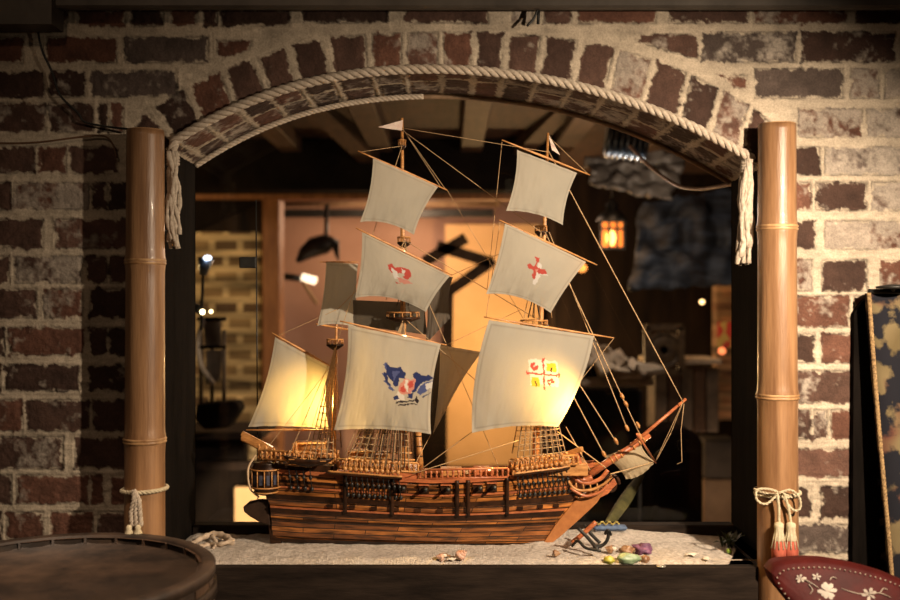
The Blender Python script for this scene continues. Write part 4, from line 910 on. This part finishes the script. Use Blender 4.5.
struct('wall_side', MB().box((XP,dP-2.6,FZ),(3.2,dP-1.95,CZ)), M['darkwall'])
def brickmat(name, c1, c2, mo, bw, bh, rough=.9):
    m = planks(name, c1, c2, mo, bw, bh, ms=.22, rough=rough, uv=False, coat=0, rot=(R(90),0,0), bump=.5); return m
M['backbrick'] = brickmat('back_brick',(.08,.045,.022),(.30,.20,.09),(.50,.37,.19),.14,.078)
dB = 5.0
x0 = -2.2; x1 = V(263,0,dB).x
struct('wall_partition', MB().box((x0,dB-2,FZ),(x1,dB-1.78,V(0,232,dB).z)), M['backbrick'])
struct('trim_8', MB().box((x0,dB-2,V(0,232,dB).z),(x1,dB-1.8,CZ)), M['darkwall'])
mb = MB(); mb.prism([V(190,234,dB-.05),V(262,200,dB-.05),V(262,196,dB-.05),V(190,196,dB-.05)], (0,.04,0)); struct('trim_9', mb, M['beam'])
struct('trim_10', MB().box(tuple(V(262,650,dB-.06)), tuple(V(279,193,dB-.06)+Vector((0,.16,0))), bev=.006), M['orangewood'])
struct('trim_11', MB().box(tuple(V(150,199,dB-.1)), tuple(V(548,190,dB-.1)+Vector((0,.14,0))), bev=.006), M['orangewood'])
struct('trim_12', MB().box(tuple(V(60,190,dB-.3)), (V(560,154,dB-.3).x, dB-2.12, CZ), bev=.006), M['beam'])
# ceiling joists
for i in range(11):
    x = -2.0+i*.42; j = MB().box((x-.05,.45,CZ-.07),(x+.05,2.66,CZ), bev=.005).build('ceiling_joist', M['joist']); tag(j, 'brown timber joist under the dark ceiling behind the arch', 'joist', 'ceiling joists of the back room')
o = MB(); o.beam(V(262,50,3.3), V(372,158,4.75), .09,.07); tag(o.build('timber_brace', M['joist']), 'diagonal brown timber brace below the ceiling, left of the ship pennant', 'brace')
o = MB(); o.beam(V(610,60,3.4), V(520,150,4.75), .08,.06); tag(o.build('timber_brace', M['joist']), 'short brown timber brace behind the fore mast top', 'brace')
# rails and pipe on the pink wall
t = thing('curtain_rail', 'pale pipe above a black rail across the top of the pink wall', 'rail', V(390,205,6.1))
MB().tube([V(279,204,6.2),V(500,204,6.2)], .014, 10).build('pale_pipe', noisy('pale_pipe',(.35,.22,.12),(.5,.34,.2),20,.5,0), t); MB().box(tuple(V(279,217,6.1)), tuple(V(494,209,6.1)+Vector((0,.05,0))), bev=.004).build('black_rail', M['black'], t)
MB().box(tuple(V(279,200,6.3)), tuple(V(548,193,6.3)+Vector((0,.1,0)))).build('header_board', M['orangewood'], t)
# crossed dark timber arms
M['armwood'] = noisy('grey_brown_timber',(.05,.035,.025),(.13,.09,.06),10,.7,.3)
t = thing('wooden_bracket', 'crossed dark timber arms before the pink wall between the two masts', 'bracket', V(460,265,5.5))
for a_,b_ in (((424,262),(466,238)),((437,246),(492,263)),((448,292),(494,260)),((448,292),(447,352))):
    m_ = MB(); m_.beam(V(*a_,5.5), V(*b_,5.5), .06,.05, (0,1,0)); m_.build('arm', M['armwood'], t)
# cream lit board and tan board
tag(MB().box(tuple(V(445,466,6.4)), tuple(V(541,224,6.4)+Vector((0,.04,0))), bev=.004).build('cream_door', M['cream']), 'tall warm cream door lit behind the fore mast sails', 'door')
tag(MB().box(tuple(V(234,531,4.3)), tuple(V(300,487,4.3)+Vector((0,.03,0))), bev=.004).build('tan_board', M['cream']), 'bright tan board standing low behind the ship rudder', 'board')
tag(MB().box(tuple(V(412,560,5.9)), tuple(V(447,345,5.9)+Vector((0,.1,0))), bev=.006).build('dark_cabinet', M['beam']), 'narrow dark cabinet between the two big lower sails', 'cabinet')
for k,(xa,xb) in enumerate(((343,358),(364,372))):
    tag(MB().box(tuple(V(xa,560,6.0)), tuple(V(xb,400,6.0)+Vector((0,.1,0))), bev=.006).build('wooden_post', M['pink'] if k==0 else M['armwood']), ('pinkish post seen under the large eagle-like emblem sail' if k==0 else 'dark slim post seen under the large lower sail').replace('eagle-like ','blue '), 'post')
# hanging black hood lamp with a white tube
t = thing('hanging_lamp', 'black hood lamp with a bright white tube hanging before the pink wall', 'lamp', V(318,255,5.4))
rows = []
pr = [(297,262,2),(304,254,7),(314,247,10),(325,244,10),(333,242,6),(338,241,1)]
MB().tube(spline([V(x,y,5.4) for x,y,_ in pr],1), [r_*.0054 for *_,r_ in pr], 12).build('hood', M['black'], t)
MB().tube([V(327,205,5.5),V(326,246,5.4)], .012, 8).build('drop_rod', M['black'], t); MB().tube([V(283,276,5.35),V(303,279,5.35)], .018, 8).build('arm', M['black'], t)
MB().prism([V(331,243,5.38),V(339,240,5.38),V(339,262,5.38),V(335,256,5.38)], (0,.02,0)).build('fin', M['black'], t)
MB().tube([V(302,277,5.3),V(316,281,5.3)], .020, 10).build('light_tube', emis('tube_glow',(1,.8,.55),2.2), t)
MB().tube(spline([V(303,280,5.3),V(309,292,5.3),V(317,304,5.3)],4), .010, 8).build('lamp_cable', M['line'], t)
# model ship on dark cabinet at the left
t = thing('cabinet', 'low dark cabinet against the yellow brick wall at the left', 'cabinet', V(215,650,4.2))
MB().box(tuple(V(150,640,4.4)), tuple(V(234,434,4.2)+Vector((0,.3,0))), bev=.01).build('body', M['beam'], t); MB().box(tuple(V(150,470,4.35)), tuple(V(290,462,4.35)+Vector((0,.06,0)))).build('shelf_edge', M['darkwall'], t)
MB().box(tuple(V(150,440,4.15)), tuple(V(262,432,4.15)+Vector((0,.35,0))), bev=.006).build('worktop', M['darkwall'], t)
t = thing('model_ship', 'dark small model ship with grey sails in the far left background', 'model ship', V(214,432,3.9)); M['darksail'] = noisy('dim_sail',(.06,.045,.035),(.14,.10,.07),9,.9,.2)
hp = [(196,404),(236,402),(240,410),(228,428),(204,430),(194,420)]; MB().prism([V(x,y,3.9) for x,y in hp],(0,.12,0)).build('hull', M['beam'], t, bevel=.01)
for x,yt in ((201,300),(212,318),(224,330)): MB().tube([V(x,404,3.95),V(x,yt,3.95)], .008, 8).build('mast', M['armwood'], t)
for q in ([(203,320),(220,319),(221,346),(205,347)],[(206,350),(222,350),(220,380),(206,385)],[(197,330),(202,326),(204,372),(212,385),(200,372)]):
    MB().prism([V(x,y,3.93) for x,y in q],(0,.012,0)).build('sail', M['darksail'], t)
MB().tube(spline([V(204,318,3.92),V(198,340,3.92),V(201,365,3.92),V(214,384,3.92)],5), .010, 8).build('pale_boom', M['rope'], t)
for y_ in (319,347): MB().tube([V(197,y_,3.92),V(226,y_,3.92)], .008, 8).build('yard', M['beam'], t)
# little lamps
t = thing('spotlight', 'small black spotlight with a glowing warm lens at the left window edge', 'spotlight', V(200,312,2.9))
MB().tube([V(193,306,2.95),V(201,311,2.9)], .012, 10).build('housing', M['black'], t); MB().ball(V(202.5,312,2.89), .008).build('bulb', emis('warm_bulb',(1,.78,.4),7), t)
tag(MB().ball(V(211,311.5,3.4), .006).build('light_bulb', bpy.data.materials['warm_bulb']), 'tiny warm bulb right of the small spotlight', 'light bulb')
t = thing('spotlight', 'glowing stand-in for a blue-white lamp reflection at the upper left of the brick wall', 'spotlight', V(204,266,3.4))  # lamp reflection in the glass, built as a glowing object
MB().tube([V(203,275,3.4),V(206,258,3.4)], [.012,.028], 12).build('housing', noisy('blue_grey_metal',(.08,.11,.16),(.2,.26,.34),30,.3,.0,metal=.6), t)
MB().ball(V(207.5,258,3.37), (.014,.010,.009)).build('lens', emis('lamp_reflection',(.75,.85,1),3.5), t); MB().tube([V(203,275,3.4),V(201,330,3.4)], .006, 6).build('lamp_stem', M['black'], t)
# lantern
t = thing('lantern', 'black lantern with glowing orange panes hanging in the dark right background', 'lantern', V(612,248,4.6))
d_ = 4.6; gx0,gx1,gy0,gy1 = 601,624,222,247
MB().box(tuple(V(gx0+1,gy1,d_+.03)), tuple(V(gx1-1,gy0,d_+.03)+Vector((0,.06,0)))).build('pane', emis('lantern_glow',(1,.27,.03),.9), t)
MB().ball(V(611,238,d_+.015), (.022,.012,.036)).build('flame', emis('lantern_flame',(1,.6,.15),4), t)
for x in (gx0,gx0+8.2,gx0+16,gx1): MB().beam(V(x,gy1+1,d_), V(x,gy0-1,d_), .010,.010,(0,1,0)).build('glazing_bar', M['black'], t)
for y in (gy0-1,229,gy1+1): MB().beam(V(gx0-1,y,d_), V(gx1+1,y,d_), .010,.010,(0,1,0)).build('glazing_bar', M['black'], t)
MB().lathe([(.075,0),(.05,.04),(.03,.05),(.03,.08),(.01,.10),(.002,.11)], V(612,221,d_+.05), (0,0,1), 4).build('roof', M['black'], t); MB().tube([V(612,200,d_+.05),V(612,133,d_+.05)], .004, 6).build('chain', M['black'], t)
lamp('POINT', V(611,236,4.4), 1.2, (1,.5,.18), .03, name='lantern_light')
for x,y,r_,lb,cl,em in ((582,268,.022,'small orange ball glowing for a lamp reflection beside the red cross sail','lamp reflection',((1,.35,.07),1.8)),(702,302,.012,'tiny warm light in the dark right background','light',((1,.62,.25),4)),(728,280,.016,'bright white light by the right edge of the window','light',((1,.9,.7),4)),(722,351,.018,'small red-orange light near the right edge of the window','light',((1,.25,.08),1.6))):  # the orange ball stands in for a lamp's reflected glow
    tag(MB().ball(V(x,y,4.5), (r_,r_,r_*.9)).build('glow_bulb', emis('glow_'+str(x),*em)), lb, cl)
# lit column with poster at the right
struct('trim_13', MB().box(tuple(V(717,420,5.2)), tuple(V(748,268,5.2)+Vector((0,.1,0)))), brickmat('column_brick',(.16,.07,.03),(.3,.15,.07),(.24,.14,.07),.2,.07))
t = thing('poster', 'small colourful poster with red patches on the lit column at right', 'poster', V(728,345,5.18)); MB().box(tuple(V(718,348,5.18)), tuple(V(734,322,5.18)+Vector((0,.01,0)))).build('sheet', noisy('poster_print',(.5,.05,.04),(.5,.38,.12),16,.7,0,detail=1,lo=.48,hi=.52), t)
lamp('POINT', V(722,300,4.9), 1.6, (1,.6,.28), .04, name='column_light')
# black curved fan, hose, cobwebby plastic
t = thing('reflection_duct', 'blue-black ribbed duct standing in for a glass reflection at upper right', 'duct', V(625,140,3.6)); M['duct'] = noisy('blue_black_metal',(.04,.06,.09),(.24,.32,.42),9,.25,.4,60,metal=.7)  # rings model a bluish reflection in the glass as a solid duct
for k in range(7): MB().lathe([(.062,-.008),(.070,0),(.062,.008)], V(608+k*6,139+k*.6,3.6), (1,0,-.1), 18).build('duct_ring', M['duct'], t)
tag(MB().tube(spline([V(630,146,3.5),V(641,158,3.2),V(652,168,3.0),V(668,180,2.8),V(682,187,2.65),V(700,189,2.5),V(716,187,2.38),V(737,183,2.26)],6), .0050, 8).build('hose', noisy('copper_hose',(.32,.16,.09),(.5,.28,.17),30,.5,0)), 'thin copper-coloured hose curving below the arch at upper right', 'hose')
def sheet(name, label, cat, pts4, mat, wob, seed, n=26):
    a,b,c_,d__ = [V(*p) for p in pts4]; rows = []
    for i in range(n+1):
        row = []
        for j in range(n+1):
            p = a.lerp(b,j/n).lerp(d__.lerp(c_,j/n), i/n); q = Vector((i/n*2.3+seed, j/n*3.1, seed)); row.append(p+Vector((mn.noise(q*1.7)*wob*.3, mn.noise(q*2.1+Vector((5,0,0)))*wob, mn.noise(q*3)*wob*.5)))
        rows.append(row)
    o = MB().grid(rows).build(name, mat); o.modifiers.new('s','SOLIDIFY').thickness = .006; return tag(o, label, cat)
M['greyplastic'] = noisy('grey_sheet',(.10,.085,.07),(.2,.17,.14),5,.5,.5,30)
sheet('plastic_sheet','grey dusty sheet draped under the ceiling behind the fore mast top','sheet',[(585,158,4.4),(690,150,4.4),(672,200,4.3),(592,186,4.3)],M['greyplastic'],.06,1)
M['web'] = noisy('blue_grey_gauze',(.010,.010,.012),(.06,.075,.105),5,.7,.4,30,stretch=(1,1,3.5),lo=.42,hi=.72)
struct('wall_base', MB().box((-1.15,.0,FZ),(1.1,.24,-.68)), brickmat('base_brick',(.05,.02,.012),(.11,.045,.025),(.3,.24,.17),.2,.076))
sheet('gauze_sheet','blue-grey cobweb gauze hanging in folds at the right behind the glass','gauze',[(640,205,4.5),(742,185,4.5),(742,285,4.4),(628,290,4.4)],M['web'],.06,4)
# right hand furniture
t = thing('display_table', 'black cloth-covered table in the dark room behind the bow', 'table', V(640,640,4.3))
MB().box(tuple(V(556,640,4.5)), tuple(V(652,392,4.3)+Vector((0,.3,0))), bev=.02).build('black_cover', noisy('navy_cover',(.006,.008,.013),(.022,.026,.038),5,.7,.6,14,spec=.2), t)
MB().box(tuple(V(548,386,4.15)), tuple(V(654,378,4.15)+Vector((0,.35,0))), bev=.006).build('table_edge', M['white'], t)
MB().box(tuple(V(556,377,4.2)), tuple(V(640,365,4.2)+Vector((0,.25,0))), bev=.006).build('dark_box', M['beam'], t)
sheet('crumpled_cloth','crumpled cream cloth lying on the dark box behind the fore course sail','cloth',[(560,345,4.3),(612,352,4.3),(641,369,4.1),(570,366,4.1)],M['white'],.14,9)
tag(MB().ball(V(630,371,4.15), (.11,.08,.035), bump=.6, seed=3, n=20, m=12).build('crumpled_cloth', M['white']), 'small crumpled pale cloth on the table right of the larger cloth', 'cloth')
t = thing('armchair', 'black round-topped armchair back at the right behind the glass', 'armchair', V(680,640,4.0))
pl = [V(652,600,4.0),V(652,445,4.0)]+[V(678-26*math.cos(R(a)),447-19*math.sin(R(a)),4.0) for a in range(10,180,17)]+[V(704,445,4.0),V(704,600,4.0)]
MB().prism(pl,(0,.25,0)).build('backrest', noisy('black_velvet',(.005,.003,.003),(.012,.007,.006),6,.9,.3,spec=.05), t, bevel=.03)
t = thing('framed_medallion', 'dim ornate square picture frame on the dark wall at right', 'picture frame', V(662,350,4.8)); M['frm'] = noisy('dull_gilt',(.05,.03,.015),(.12,.08,.04),40,.5,.6,60)
for a_,b_ in (((645,327),(682,327)),((645,372),(682,372)),((647,327),(647,372)),((681,327),(681,372))):
    m_ = MB(); m_.beam(V(*a_,4.8), V(*b_,4.8), .03,.03,(0,1,0)); m_.build('frame_side', M['frm'], t)
MB().lathe([(.02,0),(.06,.01),(.075,0),(.08,.012),(.09,0)], V(664,350,4.82), (0,-1,0), 24).build('medallion', M['frm'], t)
t = thing('shelf', 'long pale shelf edge with dark drawers at the far right', 'shelf', V(700,470,4.9)); MB().box(tuple(V(650,364,4.9)), tuple(V(722,359,4.9)+Vector((0,.3,0))), bev=.004).build('shelf_board', M['white'], t)
for k in range(5): MB().box(tuple(V(655+k*13,432,5.0)), tuple(V(667+k*13,368,5.0)+Vector((0,.2,0))), bev=.006).build('drawer_front', M['joist'] if k%2 else M['armwood'], t)
tag(MB().box(tuple(V(704,640,5.4)), tuple(V(738,480,5.4)+Vector((0,.05,0))), bev=.004).build('plywood_box', M['dfloor']), 'light brown wooden box front right of the black armchair', 'box')
tag(MB().box(tuple(V(704,479,5.3)), tuple(V(738,440,5.3)+Vector((0,.2,0))), bev=.01).build('stone_block', noisy('grey_block',(.02,.015,.012),(.055,.042,.033),6,.8,.4)), 'grey-brown block on top of the light brown wooden box', 'block')
# olive streamer behind the bow, dark leaves in right corner
M['olive'] = noisy('olive_cloth',(.05,.047,.012),(.15,.13,.04),16,.8,.2,stretch=(1,1,1))
rows = []
for i in range(25):
    f = i/24; c_ = V(lerp(660,606,f**.85), lerp(452,529,f), lerp(2.6,2.27,f)); w_ = .003+.005*math.sin(math.pi*f)**.7+.009*f
    rows.append([c_+Vector((k*w_, .012*math.sin(f*6+k*1.2), .006*math.sin(k*2.5+f*4))) for k in (-1,-.6,-.2,.2,.6,1)])
o = MB().grid(rows).build('olive_streamer', M['olive']); o.modifiers.new('s','SOLIDIFY').thickness = .0012; tag(o, 'olive green cloth streamer slanting down behind the ship bow', 'cloth')
t = thing('leafy_plant', 'small dark green leafy plant in the right corner of the window', 'plant', onsand(728,552,2.12)); M['leaf'] = noisy('dark_leaf',(.012,.018,.006),(.05,.07,.02),40,.5,.2)
for k in range(26):
    b0 = onsand(727+rg.uniform(-6,6),550,2.12+rg.uniform(-.03,.03)); dr = Vector((rg.uniform(-.035,.03), rg.uniform(-.03,.02), rg.uniform(.006,.036))); s_ = dr.cross(Vector((0,0,1))).normalized()*.006; m_ = MB()
    P_ = [b0, b0+dr*.5+s_+Vector((0,0,.006)), b0+dr, b0+dr*.5-s_+Vector((0,0,.006)), b0+dr*.5+Vector((0,0,.004))]
    m_.add(P_, [(0,1,4),(1,2,4),(2,3,4),(3,0,4)]); o = m_.build('leaf', M['leaf'], t, fixn=False)
tag(MB().ball(onsand(729,553,2.05)+Vector((0,0,.006)), .006).build('green_glint', noisy('green_glint',(.12,.2,.02),(.2,.3,.04),40,.3,0)), 'tiny green ball standing in for a light reflection in front of the dark leaves', 'reflection')  # solid ball added for a green light reflection
# unseen lamps lighting the room behind the glass
lamp('POINT', (-.25,3.75,.45), 24, (1,.66,.42), .12, name='pink_room_lamp')
lamp('POINT', (.25,3.7,-.35), 30, (1,.62,.26), .06, name='door_lamp')
lamp('POINT', (-1.5,2.2,.1), 9, (1,.64,.26), .08, name='brick_wall_lamp')
lamp('SPOT', (-.72,1.5,-.75), 60, (1,.78,.52), .04, (-.84,2.3,-.91), 34, .3, name='board_fill')  # unseen spot added low so the tan board shows bright
lamp('POINT', (.2,1.4,.45), .3, (1,.55,.28), .08, name='joist_lamp')
lamp('POINT', V(724,508,4.8), 4, (1,.7,.45), .05, name='box_fill')  # unseen lamp added to lift the dark box front
lamp('POINT', (.72,1.75,.30), 9, (1,.8,.62), .08, name='right_room_fill')  # unseen fill placed to brighten the table and cloth
